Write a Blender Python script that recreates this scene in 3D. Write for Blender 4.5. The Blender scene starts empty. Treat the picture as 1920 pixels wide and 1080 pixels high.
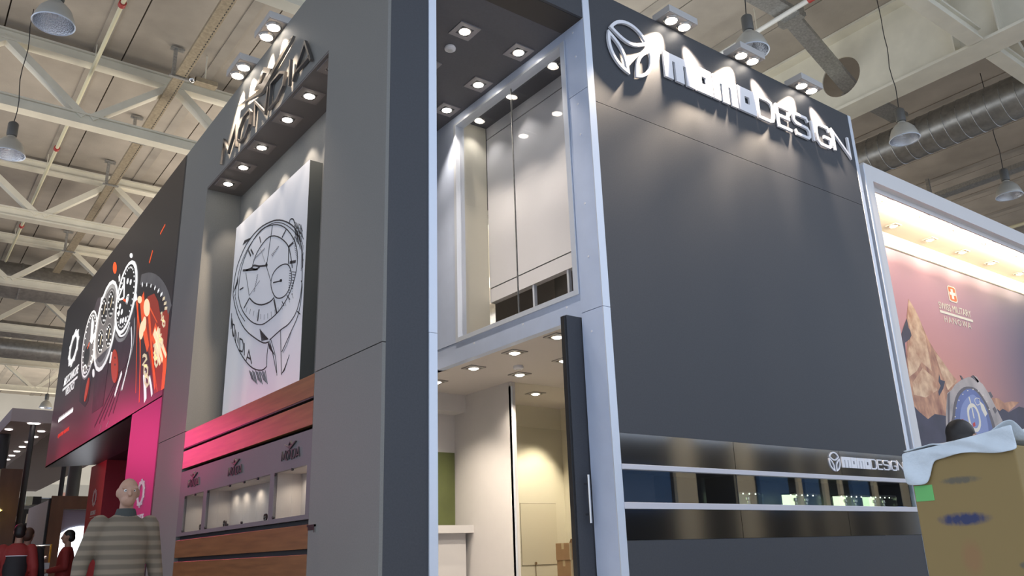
import bpy, bmesh, math, random
from mathutils import Vector, Matrix
random.seed(7)
SC = bpy.context.scene
COL = SC.collection
PI = math.pi

# ------------------------------------------------------------------ camera
CAM = Vector((-2.8053, -5.3038, 1.05))
CR = Vector((0.80247373, -0.59585478, -0.03151169))
CU = Vector((-0.16089439, -0.26693679, 0.95018827))
CF = Vector((0.57458586, 0.75743107, 0.31007946))
FPX = 1551.526
cd = bpy.data.cameras.new('camera'); cam = bpy.data.objects.new('camera', cd); COL.objects.link(cam)
cam.matrix_world = Matrix(((CR.x, CU.x, -CF.x, CAM.x), (CR.y, CU.y, -CF.y, CAM.y), (CR.z, CU.z, -CF.z, CAM.z), (0, 0, 0, 1)))
cd.sensor_width = 36.0; cd.lens = FPX / 1920 * 36.0; cd.clip_end = 300; cd.clip_start = 0.05
SC.camera = cam

# ------------------------------------------------------------------ world, large lights, exposure
W = bpy.data.worlds.new('world'); SC.world = W; W.use_nodes = True
bg = W.node_tree.nodes['Background']; bg.inputs[0].default_value = (0.80, 0.92, 1.12, 1); bg.inputs[1].default_value = 1.16
SC.view_settings.view_transform = 'Standard'; SC.view_settings.look = 'None'
SC.view_settings.gamma = 1; SC.view_settings.exposure = 0.0; SC.view_settings.use_curve_mapping = False
SC.cycles.max_bounces = 10; SC.cycles.transparent_max_bounces = 16; SC.cycles.sample_clamp_indirect = 4.0

def light(name, kind, loc, aim, energy, color=(1, .86, .70), parent=None, **kw):
    d = bpy.data.lights.new(name, kind); d.energy = energy; d.color = color
    for k, v in kw.items(): setattr(d, k, v)
    o = bpy.data.objects.new(name, d); COL.objects.link(o)
    o.location = loc
    q = (Vector(aim) - Vector(loc)).to_track_quat('-Z', 'Y'); o.rotation_euler = q.to_euler()
    if parent: o.parent = parent
    return o
# magenta wash lamps of the neighbouring stand across the aisle
light('magenta_sign_light', 'AREA', (-3.0, 14.9, 3.85), (0, 4.5, 2.35), 9, (1.0, .05, .24), shape='RECTANGLE', size=1.7, size_y=1.5, spread=.8)
light('magenta_wash', 'SPOT', (-2.9, 13.5, 1.6), (0, 12.6, 3.2), 210, (1.0, .12, .36), spot_size=1.1, spot_blend=1.0, shadow_soft_size=.3)
light('magenta_spot', 'SPOT', (-2.4, 9.6, 1.6), (0.0, 4.1, 2.5), 420, (1.0, .03, .26), spot_size=.25, spot_blend=1.0, shadow_soft_size=.15)
light('far_hall_fill', 'AREA', (6.0, 36.0, 5.2), (6.0, 46.0, 8.5), 1300, (1.0, .93, .82), shape='RECTANGLE', size=20.0, size_y=1.5)  # added area fill that brightens the far hall wall, no fitting there
# unseen area fills, added above the stands and facing up to brighten the roof
light('mid_roof_fill', 'AREA', (5.5, 4.0, 7.0), (5.5, 4.0, 12), 165, (.97, 1.0, 1.0), shape='RECTANGLE', size=6.0, size_y=6.0)
light('left_roof_fill', 'AREA', (-4.6, 11.0, 5.0), (-4.2, 11.0, 12), 600, (1.0, .92, .80), shape='RECTANGLE', size=2.4, size_y=28.0)
light('far_roof_fill', 'AREA', (14, 22.0, 6.2), (14, 22.0, 12), 4600, (1.0, .92, .82), shape='RECTANGLE', size=20.0, size_y=24.0)

# ------------------------------------------------------------------ helpers: ray to a real plane, used to measure flat artwork
def ray(px, py): return (px - 960) / FPX * CR - (py - 540) / FPX * CU + CF
def on_x(px, py, x): q = ray(px, py); return CAM + q * ((x - CAM.x) / q.x)
def on_y(px, py, y): q = ray(px, py); return CAM + q * ((y - CAM.y) / q.y)

# ------------------------------------------------------------------ materials
MATS = {}
def mat(name, col, rough=.55, metal=0.0, noise=0.0, scale=8.0, bump=0.0, bscale=None, emit=0.0, ecol=None, spec=.5, stretch=None, coat=0.0, col2=None):
    if name in MATS: return MATS[name]
    m = bpy.data.materials.new(name); m.use_nodes = True; nt = m.node_tree; N = nt.nodes; L = nt.links
    b = N['Principled BSDF']
    b.inputs['Base Color'].default_value = (*col, 1); b.inputs['Roughness'].default_value = rough; b.inputs['Metallic'].default_value = metal
    b.inputs['Specular IOR Level'].default_value = spec
    if coat: b.inputs['Coat Weight'].default_value = coat; b.inputs['Coat Roughness'].default_value = .08
    if emit:
        b.inputs['Emission Color'].default_value = (*(ecol or col), 1); b.inputs['Emission Strength'].default_value = emit
    if noise or bump or col2:
        tc = N.new('ShaderNodeTexCoord'); mp = N.new('ShaderNodeMapping')
        L.new(tc.outputs['Object'], mp.inputs[0])
        if stretch: mp.inputs['Scale'].default_value = stretch
        nz = N.new('ShaderNodeTexNoise'); nz.inputs['Scale'].default_value = scale; nz.inputs['Detail'].default_value = 6
        L.new(mp.outputs[0], nz.inputs['Vector'])
        if noise or col2:
            r = N.new('ShaderNodeValToRGB')
            r.color_ramp.elements[0].position = .3; r.color_ramp.elements[1].position = .72
            c2 = col2 or tuple(min(1, c * (1 + noise)) for c in col)
            c1 = col if col2 else tuple(c * (1 - noise) for c in col)
            r.color_ramp.elements[0].color = (*c1, 1); r.color_ramp.elements[1].color = (*c2, 1)
            L.new(nz.outputs['Fac'], r.inputs[0]); L.new(r.outputs[0], b.inputs['Base Color'])
            if emit: L.new(r.outputs[0], b.inputs['Emission Color'])
        if bump:
            n2 = N.new('ShaderNodeTexNoise'); n2.inputs['Scale'].default_value = bscale or scale * 6; n2.inputs['Detail'].default_value = 4
            L.new(mp.outputs[0], n2.inputs['Vector'])
            bp = N.new('ShaderNodeBump'); bp.inputs['Strength'].default_value = bump; bp.inputs['Distance'].default_value = .01
            L.new(n2.outputs['Fac'], bp.inputs['Height']); L.new(bp.outputs[0], b.inputs['Normal'])
    MATS[name] = m; return m
def emis(name, col, s):
    if name in MATS: return MATS[name]
    m = bpy.data.materials.new(name); m.use_nodes = True; nt = m.node_tree; nt.nodes.clear()
    e = nt.nodes.new('ShaderNodeEmission'); e.inputs[0].default_value = (*col, 1); e.inputs[1].default_value = s
    o = nt.nodes.new('ShaderNodeOutputMaterial'); nt.links.new(e.outputs[0], o.inputs[0]); MATS[name] = m; return m
def glass(name, tint=(1, 1, 1), ior=1.5, rough=0.0, extra=0.0):
    if name in MATS: return MATS[name]
    m = bpy.data.materials.new(name); m.use_nodes = True; nt = m.node_tree; nt.nodes.clear(); N = nt.nodes; L = nt.links
    t = N.new('ShaderNodeBsdfTransparent'); t.inputs[0].default_value = (*tint, 1)
    g = N.new('ShaderNodeBsdfGlossy'); g.inputs['Roughness'].default_value = rough
    f = N.new('ShaderNodeLayerWeight'); f.inputs[0].default_value = .5      # Schlick reflectance, same from both faces of a pane
    pw = N.new('ShaderNodeMath'); pw.operation = 'POWER'; pw.inputs[1].default_value = 5.0; L.new(f.outputs['Facing'], pw.inputs[0])
    r0 = ((ior - 1) / (ior + 1)) ** 2 + extra
    mx = N.new('ShaderNodeMixShader'); o = N.new('ShaderNodeOutputMaterial')
    ad = N.new('ShaderNodeMath'); ad.operation = 'MULTIPLY_ADD'; ad.use_clamp = True; ad.inputs[1].default_value = 1 - r0; ad.inputs[2].default_value = r0
    L.new(pw.outputs[0], ad.inputs[0]); L.new(ad.outputs[0], mx.inputs[0])
    L.new(t.outputs[0], mx.inputs[1]); L.new(g.outputs[0], mx.inputs[2]); L.new(mx.outputs[0], o.inputs[0])
    MATS[name] = m; return m

M_CONC = mat('concrete', (.40, .355, .30), .9, noise=.16, scale=1.1, bump=.25, bscale=30)
M_RIB = mat('concrete_rib', (.345, .31, .265), .9, noise=.14, scale=2)
M_STEEL = mat('cream_steel', (.74, .70, .58), .45, noise=.06, scale=3)
M_GALV = mat('galvanised', (.42, .42, .41), .42, .75, noise=.22, scale=26)
M_DUCT = mat('duct_steel', (.40, .395, .38), .36, .8, noise=.18, scale=9)
M_TRAY = mat('dusty_tray', (.36, .30, .21), .6, .3, noise=.2, scale=18)
M_CREAM = mat('cream_pipe', (.70, .66, .46), .45)
M_WPIPE = mat('white_pipe', (.72, .71, .67), .45)
M_RED = mat('red_clamp', (.42, .045, .04), .5)
M_BLACK = mat('black_part', (.022, .022, .024), .5)
M_GREY = mat('stand_grey', (.208, .203, .187), .62, noise=.07, scale=90, bump=.08, bscale=220)
M_NAVY = mat('stand_anthracite', (.048, .051, .060), .55, noise=.10, scale=70, bump=.08, bscale=200)
M_CEILNAVY = mat('ceiling_navy', (.085, .088, .105), .6, noise=.06, scale=40)
M_HEADER = mat('header_brown', (.040, .034, .030), .6)
M_ALU = mat('satin_aluminium', (.60, .69, .88), .42, .12, noise=.03, scale=5)
M_ALUE = mat('aluminium_edge', (.70, .75, .84), .35, .25)
M_WOOD = mat('brown_veneer', (.25, .108, .042), .32, noise=.22, scale=3.0, stretch=(1, .6, 9), bump=.02, bscale=40, spec=.42)
M_BROWNP = mat('brown_panel', (.115, .060, .034), .5, noise=.2, scale=3, stretch=(2, 2, .7))
M_CANVAS = mat('canvas_white', (.80, .80, .82), .45, noise=.015, scale=3)
M_INK = mat('drawing_ink', (.035, .033, .035), .8)
M_INKL = mat('drawing_ink_light', (.30, .29, .30), .8)
M_CHROME = mat('brushed_chrome', (.62, .60, .58), .16, 1.0)
M_DCHROME = mat('dark_chrome', (.22, .21, .205), .34, .9)
M_WING = mat('sign_chrome', (.46, .44, .42), .26, 1.0)
M_SIGNW = mat('sign_white', (.86, .86, .90), .4)
M_GLOSS = mat('gloss_black', (.0075, .0075, .008), .10, noise=.05, scale=6, spec=1.0)
M_GLOSS.node_tree.nodes['Principled BSDF'].inputs['IOR'].default_value = 2.1
M_RAIL = mat('rail_silver', (.66, .65, .70), .38, .2)
M_NICHE = mat('niche_dark', (.018, .022, .034), .5)
M_WHITE = mat('white_paint', (.74, .73, .73), .55)
M_WARMW = mat('white_laminate', (.72, .70, .64), .5)
M_ROOM = mat('room_white', (.60, .575, .57), .6, noise=.015, scale=6)
M_CREAMW = mat('room_cream', (.74, .70, .58), .6)
M_ROOMC = mat('room_ceiling', (.56, .52, .50), .7)
M_SLOT = mat('joint_dark', (.10, .10, .10), .8)
M_GREEN = mat('olive_panel', (.075, .09, .03), .28, noise=.15, scale=3)
M_GLASS = glass('clear_glass')
M_GLASSG = glass('green_glass', (.975, .985, .98), 1.5)
M_MGLASS = glass('mirror_glass', (.93, .94, .935), 1.52, extra=.10)
M_LAMP = emis('lamp_lens', (1.0, .90, .78), 22)
M_LAMPS = emis('lamp_lens_small', (1.0, .88, .84), 9)
M_LAMPG = emis('lamp_lens_ground', (1.0, .93, .83), 9)
M_LAMPW = emis('lamp_lens_warm', (1.0, .80, .48), 14)
M_REFL = mat('lamp_reflector', (.75, .72, .68), .22, .9)
M_PLATE = mat('lamp_plate', (.46, .43, .41), .4, .3)
M_HIBAY = mat('highbay_shell', (.50, .49, .45), .4, .4)
M_HIREF = mat('highbay_facets', (.80, .82, .86), .12, 1.0, bump=.8, bscale=60)
M_BALLAST = mat('ballast', (.13, .13, .125), .5, .4)
M_CARPET = mat('carpet', (.46, .45, .44), .95, noise=.12, scale=60, bump=.3, bscale=300)
M_MAG = mat('magenta_panel', (.66, .045, .20), .45)
M_REDP = mat('red_panel', (.55, .045, .07), .5, noise=.05, scale=20)
M_DARKSOF = mat('dark_soffit', (.05, .05, .07), .35)
M_CARD = mat('cardboard', (.32, .225, .09), .8)
M_CARDD = mat('cardboard_plain', (.36, .22, .12), .8, noise=.08, scale=8)
M_PLASTIC = mat('white_plastic', (.74, .82, .88), .3, noise=.06, scale=7, spec=.6, bump=.9, bscale=14)
M_STICK = mat('green_sticker', (.17, .56, .16), .5)
M_SKIN = mat('skin', (.50, .29, .20), .55, noise=.05, scale=20)
M_HAIR = mat('dark_hair', (.018, .014, .012), .5)
M_HAIRB = mat('brown_hair', (.10, .055, .035), .5)

# ------------------------------------------------------------------ mesh builder
def ident(u, v, d): return (u, v, d)
class MB:
    def __init__(s): s.v = []; s.f = []
    def add(s, vs, fs):
        b = len(s.v); s.v += [tuple(p) for p in vs]; s.f += [tuple(b + i for i in f) for f in fs]; return s
    def box(s, x0, x1, y0, y1, z0, z1):
        return s.add([(x0, y0, z0), (x1, y0, z0), (x1, y1, z0), (x0, y1, z0), (x0, y0, z1), (x1, y0, z1), (x1, y1, z1), (x0, y1, z1)],
                     [(0, 3, 2, 1), (4, 5, 6, 7), (0, 1, 5, 4), (1, 2, 6, 5), (2, 3, 7, 6), (3, 0, 4, 7)])
    def prism(s, poly, mp, d0, d1):
        n = len(poly)
        vs = [mp(u, v, d0) for u, v in poly] + [mp(u, v, d1) for u, v in poly]
        fs = [tuple(range(n)), tuple(range(2 * n - 1, n - 1, -1))] + [(i, (i + 1) % n, n + (i + 1) % n, n + i) for i in range(n)]
        return s.add(vs, fs)
    def stroke(s, pts, w, mp, d0, d1, closed=False, w1=None):
        pts = [Vector(p) for p in pts]; n = len(pts); Ls = []; Rs = []
        for i, p in enumerate(pts):
            a = pts[i - 1] if (i > 0 or closed) else None; c = pts[(i + 1) % n] if (i < n - 1 or closed) else None
            t1 = (p - a).normalized() if a is not None and (p - a).length > 1e-9 else None
            t2 = (c - p).normalized() if c is not None and (c - p).length > 1e-9 else None
            if t1 is None and t2 is None: t1 = t2 = Vector((1, 0))
            if t1 is None: t1 = t2
            if t2 is None: t2 = t1
            t = (t1 + t2); t = t.normalized() if t.length > 1e-6 else t2
            nn = Vector((-t.y, t.x)); k = 1 / max(.45, nn.dot(Vector((-t2.y, t2.x))))
            ww = w if w1 is None else w + (w1 - w) * i / (n - 1)
            Ls.append(p + nn * ww / 2 * k); Rs.append(p - nn * ww / 2 * k)
        vs = [];
        for i in range(n):
            for q, d in ((Ls[i], d0), (Rs[i], d0), (Rs[i], d1), (Ls[i], d1)): vs.append(mp(q.x, q.y, d))
        fs = []
        for i in range(n if closed else n - 1):
            a = 4 * i; b = 4 * ((i + 1) % n)
            for k in range(4): fs.append((a + k, a + (k + 1) % 4, b + (k + 1) % 4, b + k))
        if not closed: fs += [(0, 1, 2, 3), (4 * n - 1, 4 * n - 2, 4 * n - 3, 4 * n - 4)]
        return s.add(vs, fs)
    def ring(s, c, t, r, n, ref=None):
        t = Vector(t).normalized(); a = Vector((0, 0, 1)) if abs(t.z) < .9 else Vector((1, 0, 0))
        u = t.cross(a).normalized(); w = t.cross(u)
        return [Vector(c) + u * (r * math.cos(2 * PI * i / n)) + w * (r * math.sin(2 * PI * i / n)) for i in range(n)]
    def tube(s, p0, p1, r, n=10, r1=None):
        p0 = Vector(p0); p1 = Vector(p1); r1 = r if r1 is None else r1; t = p1 - p0
        vs = s.ring(p0, t, r, n) + s.ring(p1, t, r1, n)
        return s.add(vs, [tuple(range(n - 1, -1, -1)), tuple(range(n, 2 * n))] + [(i, (i + 1) % n, n + (i + 1) % n, n + i) for i in range(n)])
    def path(s, pts, r, n=8):
        pts = [Vector(p) for p in pts]; vs = []; k = len(pts)
        for i, p in enumerate(pts):
            t = pts[min(i + 1, k - 1)] - pts[max(i - 1, 0)]; vs += s.ring(p, t, r, n)
        fs = [tuple(range(n - 1, -1, -1)), tuple(range((k - 1) * n, k * n))]
        for j in range(k - 1): fs += [(j * n + i, j * n + (i + 1) % n, (j + 1) * n + (i + 1) % n, (j + 1) * n + i) for i in range(n)]
        return s.add(vs, fs)
    def lathe(s, prof, c=(0, 0, 0), n=24, caps=True):
        vs = []; c = Vector(c)
        for r, z in prof: vs += [c + Vector((r * math.cos(2 * PI * i / n), r * math.sin(2 * PI * i / n), z)) for i in range(n)]
        k = len(prof); fs = []
        for j in range(k - 1): fs += [(j * n + i, j * n + (i + 1) % n, (j + 1) * n + (i + 1) % n, (j + 1) * n + i) for i in range(n)]
        if caps: fs += [tuple(range(n - 1, -1, -1)), tuple(range((k - 1) * n, k * n))]
        return s.add(vs, fs)
    def ball(s, c, rx, ry=None, rz=None, n=12, m=8):
        ry = rx if ry is None else ry; rz = rx if rz is None else rz; c = Vector(c); vs = [c + Vector((0, 0, -rz))]; fs = []
        for j in range(1, m):
            a = -PI / 2 + PI * j / m
            vs += [c + Vector((rx * math.cos(a) * math.cos(2 * PI * i / n), ry * math.cos(a) * math.sin(2 * PI * i / n), rz * math.sin(a))) for i in range(n)]
        vs.append(c + Vector((0, 0, rz))); T = len(vs) - 1
        for i in range(n): fs.append((0, 1 + (i + 1) % n, 1 + i)); fs.append((T, T - n + i, T - n + (i + 1) % n))
        for j in range(m - 2): fs += [(1 + j * n + i, 1 + j * n + (i + 1) % n, 1 + (j + 1) * n + (i + 1) % n, 1 + (j + 1) * n + i) for i in range(n)]
        return s.add(vs, fs)
    def capsule(s, p0, p1, r0, r1, n=12):
        p0 = Vector(p0); p1 = Vector(p1); t = (p1 - p0).normalized(); vs = []; rows = []
        for a in (-80, -45, 0): rows.append((p0 + t * r0 * math.sin(math.radians(a)), r0 * math.cos(math.radians(a))))
        for a in (0, 45, 80): rows.append((p1 + t * r1 * math.sin(math.radians(a)), r1 * math.cos(math.radians(a))))
        for c, r in rows: vs += s.ring(c, t, r, n)
        k = len(rows); fs = [tuple(range(n - 1, -1, -1)), tuple(range((k - 1) * n, k * n))]
        for j in range(k - 1): fs += [(j * n + i, j * n + (i + 1) % n, (j + 1) * n + (i + 1) % n, (j + 1) * n + i) for i in range(n)]
        return s.add(vs, fs)
    def loft(s, secs, n=20, caps=True):
        vs = []; k = len(secs)
        for (cx, cy, cz), rx, ry in secs: vs += [(cx + rx * math.cos(2 * PI * i / n), cy + ry * math.sin(2 * PI * i / n), cz) for i in range(n)]
        fs = [tuple(range(n - 1, -1, -1)), tuple(range((k - 1) * n, k * n))] if caps else []
        for j in range(k - 1): fs += [(j * n + i, j * n + (i + 1) % n, (j + 1) * n + (i + 1) % n, (j + 1) * n + i) for i in range(n)]
        return s.add(vs, fs)
    def mesh(s, name, m, smooth=False):
        me = bpy.data.meshes.new(name); me.from_pydata(s.v, [], s.f)
        b = bmesh.new(); b.from_mesh(me); bmesh.ops.recalc_face_normals(b, faces=b.faces); b.to_mesh(me); b.free()
        if m: me.materials.append(m)
        if smooth:
            me.shade_smooth(); me.set_sharp_from_angle(angle=math.radians(38))
        me.update(); return me
    def build(s, name, m, parent=None, smooth=False, loc=None, bevel=0):
        o = bpy.data.objects.new(name, s.mesh(name, m, smooth)); COL.objects.link(o)
        if parent: o.parent = parent
        if loc: o.location = loc
        if bevel:
            md = o.modifiers.new('bevel', 'BEVEL'); md.width = bevel; md.segments = 2; md.limit_method = 'ANGLE'
        return o
def bx(*a): return MB().box(*a)
def tag(o, label=None, cat=None, group=None, kind=None):
    if label: o['label'] = label
    if cat: o['category'] = cat
    if group: o['group'] = group
    if kind: o['kind'] = kind
    return o
def thing(name, label, cat, loc=(0, 0, 0), group=None, rz=0):
    o = bpy.data.objects.new(name, None); COL.objects.link(o); o.location = loc; o.rotation_euler = (0, 0, rz); o.empty_display_size = .1
    return tag(o, label, cat, group)
def dup(root, loc, label=None, rz=None):
    r = root.copy(); COL.objects.link(r); r.location = loc
    if rz is not None: r.rotation_euler = (0, 0, rz)
    if label: r['label'] = label
    for ch in list(root.children):
        c = ch.copy(); COL.objects.link(c); c.parent = r
        for g in list(ch.children):
            e = g.copy(); COL.objects.link(e); e.parent = c
    return r
def struct(o): o['kind'] = 'structure'; return o
def text_mesh(name, body, size, m, mp, parent=None, w=None, h=None, d0=0, d1=.004, bold=0.0, spacing=1.0):
    cu = bpy.data.curves.new(name, 'FONT'); cu.body = body; cu.size = size; cu.offset = bold; cu.space_character = spacing; cu.resolution_u = 3
    t = bpy.data.objects.new(name + '_curve', cu); COL.objects.link(t)
    me = t.to_mesh(); vs = [v.co.copy() for v in me.vertices]; fs = [tuple(p.vertices) for p in me.polygons]
    t.to_mesh_clear(); bpy.data.objects.remove(t); bpy.data.curves.remove(cu)
    x0 = min(v.x for v in vs); x1 = max(v.x for v in vs); y0 = min(v.y for v in vs); y1 = max(v.y for v in vs)
    sx = (w / (x1 - x0)) if w else 1; sy = (h / (y1 - y0)) if h else sx
    P = [((v.x - x0) * sx, (v.y - y0) * sy) for v in vs]
    mb = MB(); n = len(P)
    ed = {}
    for f in fs:
        for i in range(len(f)): e = (f[i], f[(i + 1) % len(f)]); ed[e] = 1
    rim = [e for e in ed if (e[1], e[0]) not in ed]
    mb.add([mp(u, v, d0) for u, v in P] + [mp(u, v, d1) for u, v in P], list(fs) + [tuple(n + i for i in reversed(f)) for f in fs] + [(a, b, n + b, n + a) for a, b in rim])
    return mb.build(name, m, parent)

# ================================================================== SETTING
floor = struct(bx(-20, 60, -25, 60, -.1, 0).build('floor', M_CARPET))
ceil = bpy.data.objects.new('ceiling', None); COL.objects.link(ceil); struct(ceil)
CZ = 10.3; PW = 1.93
pan = bx(0.012, PW - .012, -4.0, 52.0, CZ, CZ + .22)
pm = pan.mesh('panel', M_CONC)
deck = bx(-14, 60, -4, 52, CZ + .2, CZ + .3).build('deck', M_RIB, ceil)
for i in range(-6, 30):
    o = bpy.data.objects.new('panel', pm); COL.objects.link(o); o.parent = ceil; o.location = (-.41 + i * PW, 0, 0)
ribm = bx(-.09, .09, -4, 52, CZ - .02, CZ).mesh('rib', M_RIB)
for i in range(-6, 30):
    o = bpy.data.objects.new('rib', ribm); COL.objects.link(o); o.parent = ceil; o.location = (-.41 + i * PW - .42, 0, 0)
wb = bpy.data.objects.new('wall_back', None); COL.objects.link(wb); struct(wb)
bx(-14, 60, 46, 46.3, 5.6, CZ).build('upper_wall', mat('hall_wall', (.46, .45, .42), .9, noise=.08, scale=.6), wb)
bx(-14, 60, 46, 46.3, 4.9, 5.6).build('lower_wall', mat('hall_wall_grey', (.30, .30, .29), .9, noise=.08, scale=.6), wb)
bx(-14, 60, 46.4, 46.7, 0, 4.9).build('dark_opening', mat('hall_dark', (.018, .018, .02), .8), wb)
for k in range(9): bx(3.2 + k * 2.2, 3.28 + k * 2.2, 45.9, 46, 5.8, CZ - .8).build('wall_pipe', M_STEEL, wb)
bx(-14, 60, 45.6, 46, 7.7, 8.5).build('duct_band', mat('foil_band', (.22, .30, .38), .3, .6, noise=.5, scale=5), wb)
wr = struct(bx(59.7, 60, -4, 46, 0, CZ).build('wall_right', mat('hall_wall', (.46, .45, .42))))

# ------------------------------------------------------------------ roof trusses and girder
BZ0, BZ1, TZ0, TZ1 = 8.72, 8.95, 9.98, 10.2
def ibeam(x0, x1, y, z0, z1, w=.24):
    m = MB(); m.box(x0, x1, y - w / 2, y + w / 2, z0, z0 + .035); m.box(x0, x1, y - w / 2, y + w / 2, z1 - .035, z1); m.box(x0, x1, y - .07, y + .07, z0 + .035, z1 - .035)
    return m
def diag(n0, n1):
    (xa, za), (xb, zb) = n0, n1; m = MB(); d = Vector((xb - xa, 0, zb - za)); L = d.length; d.normalize(); n = Vector((-d.z, 0, d.x)) * .065
    a = Vector((xa, 0, za)); b = Vector((xb, 0, zb)); vs = []
    for p in (a, b):
        for y in (-.1, .1): vs += [p + n + Vector((0, y, 0)), p - n + Vector((0, y, 0))]
    vs = [vs[0], vs[1], vs[3], vs[2], vs[4], vs[5], vs[7], vs[6]]
    return m.add(vs, [(0, 1, 2, 3), (4, 7, 6, 5), (0, 4, 5, 1), (1, 5, 6, 2), (2, 6, 7, 3), (3, 7, 4, 0)])
dn_m = diag((-.06 - 1.37, TZ0 + .06), (-.06, BZ1 - .06)).mesh('diagonal', M_STEEL)
up_m = diag((.06, BZ1 - .06), (.06 + 1.37, TZ0 + .06)).mesh('diagonal', M_STEEL)
names = ['nearest the camera above the right booth', 'end showing at the top edge', 'first one left of the grey booth', 'second behind the grey booth top', 'third back, crossing above the racing watch billboard', 'fourth back near the round ducts', 'fifth back above the lit canopy', 'farthest one by the end wall']
bcm = {}; gus = bx(-.2, .2, -.012, .012, -.12, .12)
for k in range(8):
    y = -.7 + 5.3 * k
    x0 = -5.2 if k else -1; nd0 = -3 if k else 1
    t = thing('roof_truss', 'cream painted steel roof truss with zigzag diagonals, ' + names[k], 'truss', (0, y, 0), 'roof trusses across the hall')
    key = k > 0
    if key not in bcm: bcm[key] = (ibeam(x0, 10.25, 0, BZ0, BZ1).mesh('bottom_chord', M_STEEL), ibeam(x0, 10.25, 0, TZ0, TZ1).mesh('top_chord', M_STEEL))
    for nm, me in zip(('bottom_chord', 'top_chord'), bcm[key]):
        o = bpy.data.objects.new(nm, me); COL.objects.link(o); o.parent = t
    for i in range(-1 if k else 1, 4):
        xn = -.86 + 2.86 * i
        for me in (dn_m, up_m):
            o = bpy.data.objects.new('diagonal', me); COL.objects.link(o); o.parent = t; o.location = (xn, 0, 0)
# the second bay beyond the girder, only the near truss shows
t = thing('roof_truss', 'cream steel roof truss leaving the far side of the big girder at top right', 'truss', (0, -.7, 0), 'roof trusses across the hall')
ibeam(10.85, 30, 0, BZ0, BZ1).build('bottom_chord', M_STEEL, t); ibeam(10.85, 30, 0, TZ0, TZ1).build('top_chord', M_STEEL, t)
for i in range(6):
    for me in (dn_m, up_m):
        o = bpy.data.objects.new('diagonal', me); COL.objects.link(o); o.parent = t; o.location = (12.4 + 2.86 * i, 0, 0)
g = thing('roof_girder', 'deep cream plate girder with a round service hole in its web', 'beam', (10.55, 0, 0))
# web with the round hole
hole = [(1.78 + .39 * math.cos(a * PI / 16), 9.5 + .39 * math.sin(a * PI / 16)) for a in range(32)]
mweb = MB()
yl, yr, zl, zh = 1.18, 2.38, 8.9, 10.1
sq = []
for a in range(32):
    c, s_ = math.cos(a * PI / 16), math.sin(a * PI / 16); k = .6 / max(abs(c), abs(s_)); sq.append((1.78 + k * c, 9.5 + k * s_))
for side in (-.02, .02):
    pass
vs = []
for d in (-.015, .015):
    vs += [(d, u, v) for u, v in hole] + [(d, u, v) for u, v in sq]
fs = []
for a in range(32):
    b = (a + 1) % 32
    fs += [(a, b, 32 + b, 32 + a), (64 + b, 64 + a, 96 + a, 96 + b), (a, 64 + a, 64 + b, b), (32 + b, 96 + b, 96 + a, 32 + a)]
mweb.add(vs, fs)
mweb.box(-.015, .015, -3.9, 1.18, 8.76, 10.26); mweb.box(-.015, .015, 2.38, 46, 8.76, 10.26); mweb.box(-.015, .015, 1.18, 2.38, 8.76, 8.9); mweb.box(-.015, .015, 1.18, 2.38, 10.1, 10.26)
mweb.build('web', M_STEEL, g)
bx(-.27, .27, -3.9, 46, 8.72, 8.77).build('bottom_flange', M_STEEL, g); bx(-.27, .27, -3.9, 46, 10.24, 10.29).build('top_flange', M_STEEL, g)
stm = bx(-.26, .26, -.012, .012, 8.77, 10.24).mesh('stiffener', M_STEEL)
for y in (-3.3, -1.05, -.35, 4.6, 9.9, 15.2, 20.5):
    o = bpy.data.objects.new('stiffener', stm); COL.objects.link(o); o.parent = g; o.location = (0, y, 0)

# ------------------------------------------------------------------ services under the roof
d = thing('spiral_duct', 'big galvanised spiral duct with bright seams behind the girder at right', 'duct', (13.19, 0, 9.0))
MB().tube((0, -4, 0), (0, 40, 0), .40, 28).build('duct_body', M_DUCT, d, True)
seam = MB()
sm = MB().path([(.405 * math.cos(a * PI / 12), a * .0012, .405 * math.sin(a * PI / 12)) for a in range(25)], .008, 5).mesh('seam', M_GALV, True)
for i in range(44):
    o = bpy.data.objects.new('seam', sm); COL.objects.link(o); o.parent = d; o.location = (0, -3.5 + i * .27, 0)
for k, (yy, zz, rr, lab) in enumerate(((22.6, 9.5, .55, 'wide dark round duct crossing behind the third truss'), (26.6, 9.0, .28, 'thin upper round pipe duct crossing beside the billboard top corner'), (27.8, 8.6, .34, 'lower round duct crossing beside the billboard top corner'))):
    d = thing('round_duct', lab, 'duct', (0, yy, zz))
    MB().tube((-8, 0, 0), (10, 0, 0), rr, 24).build('duct_body', M_DUCT, d, True)
    jm = MB().tube((-.03, 0, 0), (.03, 0, 0), rr + .02, 24).mesh('joint_ring', M_GALV, True)
    for i in range(8):
        o = bpy.data.objects.new('joint_ring', jm); COL.objects.link(o); o.parent = d; o.location = (-7 + 2.2 * i, 0, 0)
p = thing('sprinkler_pipe', 'cream pipe with red clamps running under the left trusses', 'pipe', (-.9, 0, 9.82))
MB().tube((0, 2, 0), (0, 21.8, 0), .036, 10).build('pipe_run', M_CREAM, p, True)
cl = MB().tube((0, -.05, 0), (0, .05, 0), .06, 10).mesh('clamp', M_RED, True); hm = MB().tube((0, 0, .03), (0, 0, .48), .01, 6).mesh('hanger_rod', M_STEEL)
for yy in (7.45, 13.4, 18.6):
    o = bpy.data.objects.new('clamp', cl); COL.objects.link(o); o.parent = p; o.location = (0, yy, 0)
for yy in (9.6, 14.8, 20.1):
    o = bpy.data.objects.new('hanger_rod', hm); COL.objects.link(o); o.parent = p; o.location = (0, yy, 0)
p = thing('sprinkler_pipe', 'white pipe with a red coupling crossing above the right booth', 'pipe', (8.3, 0, 9.72))
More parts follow.
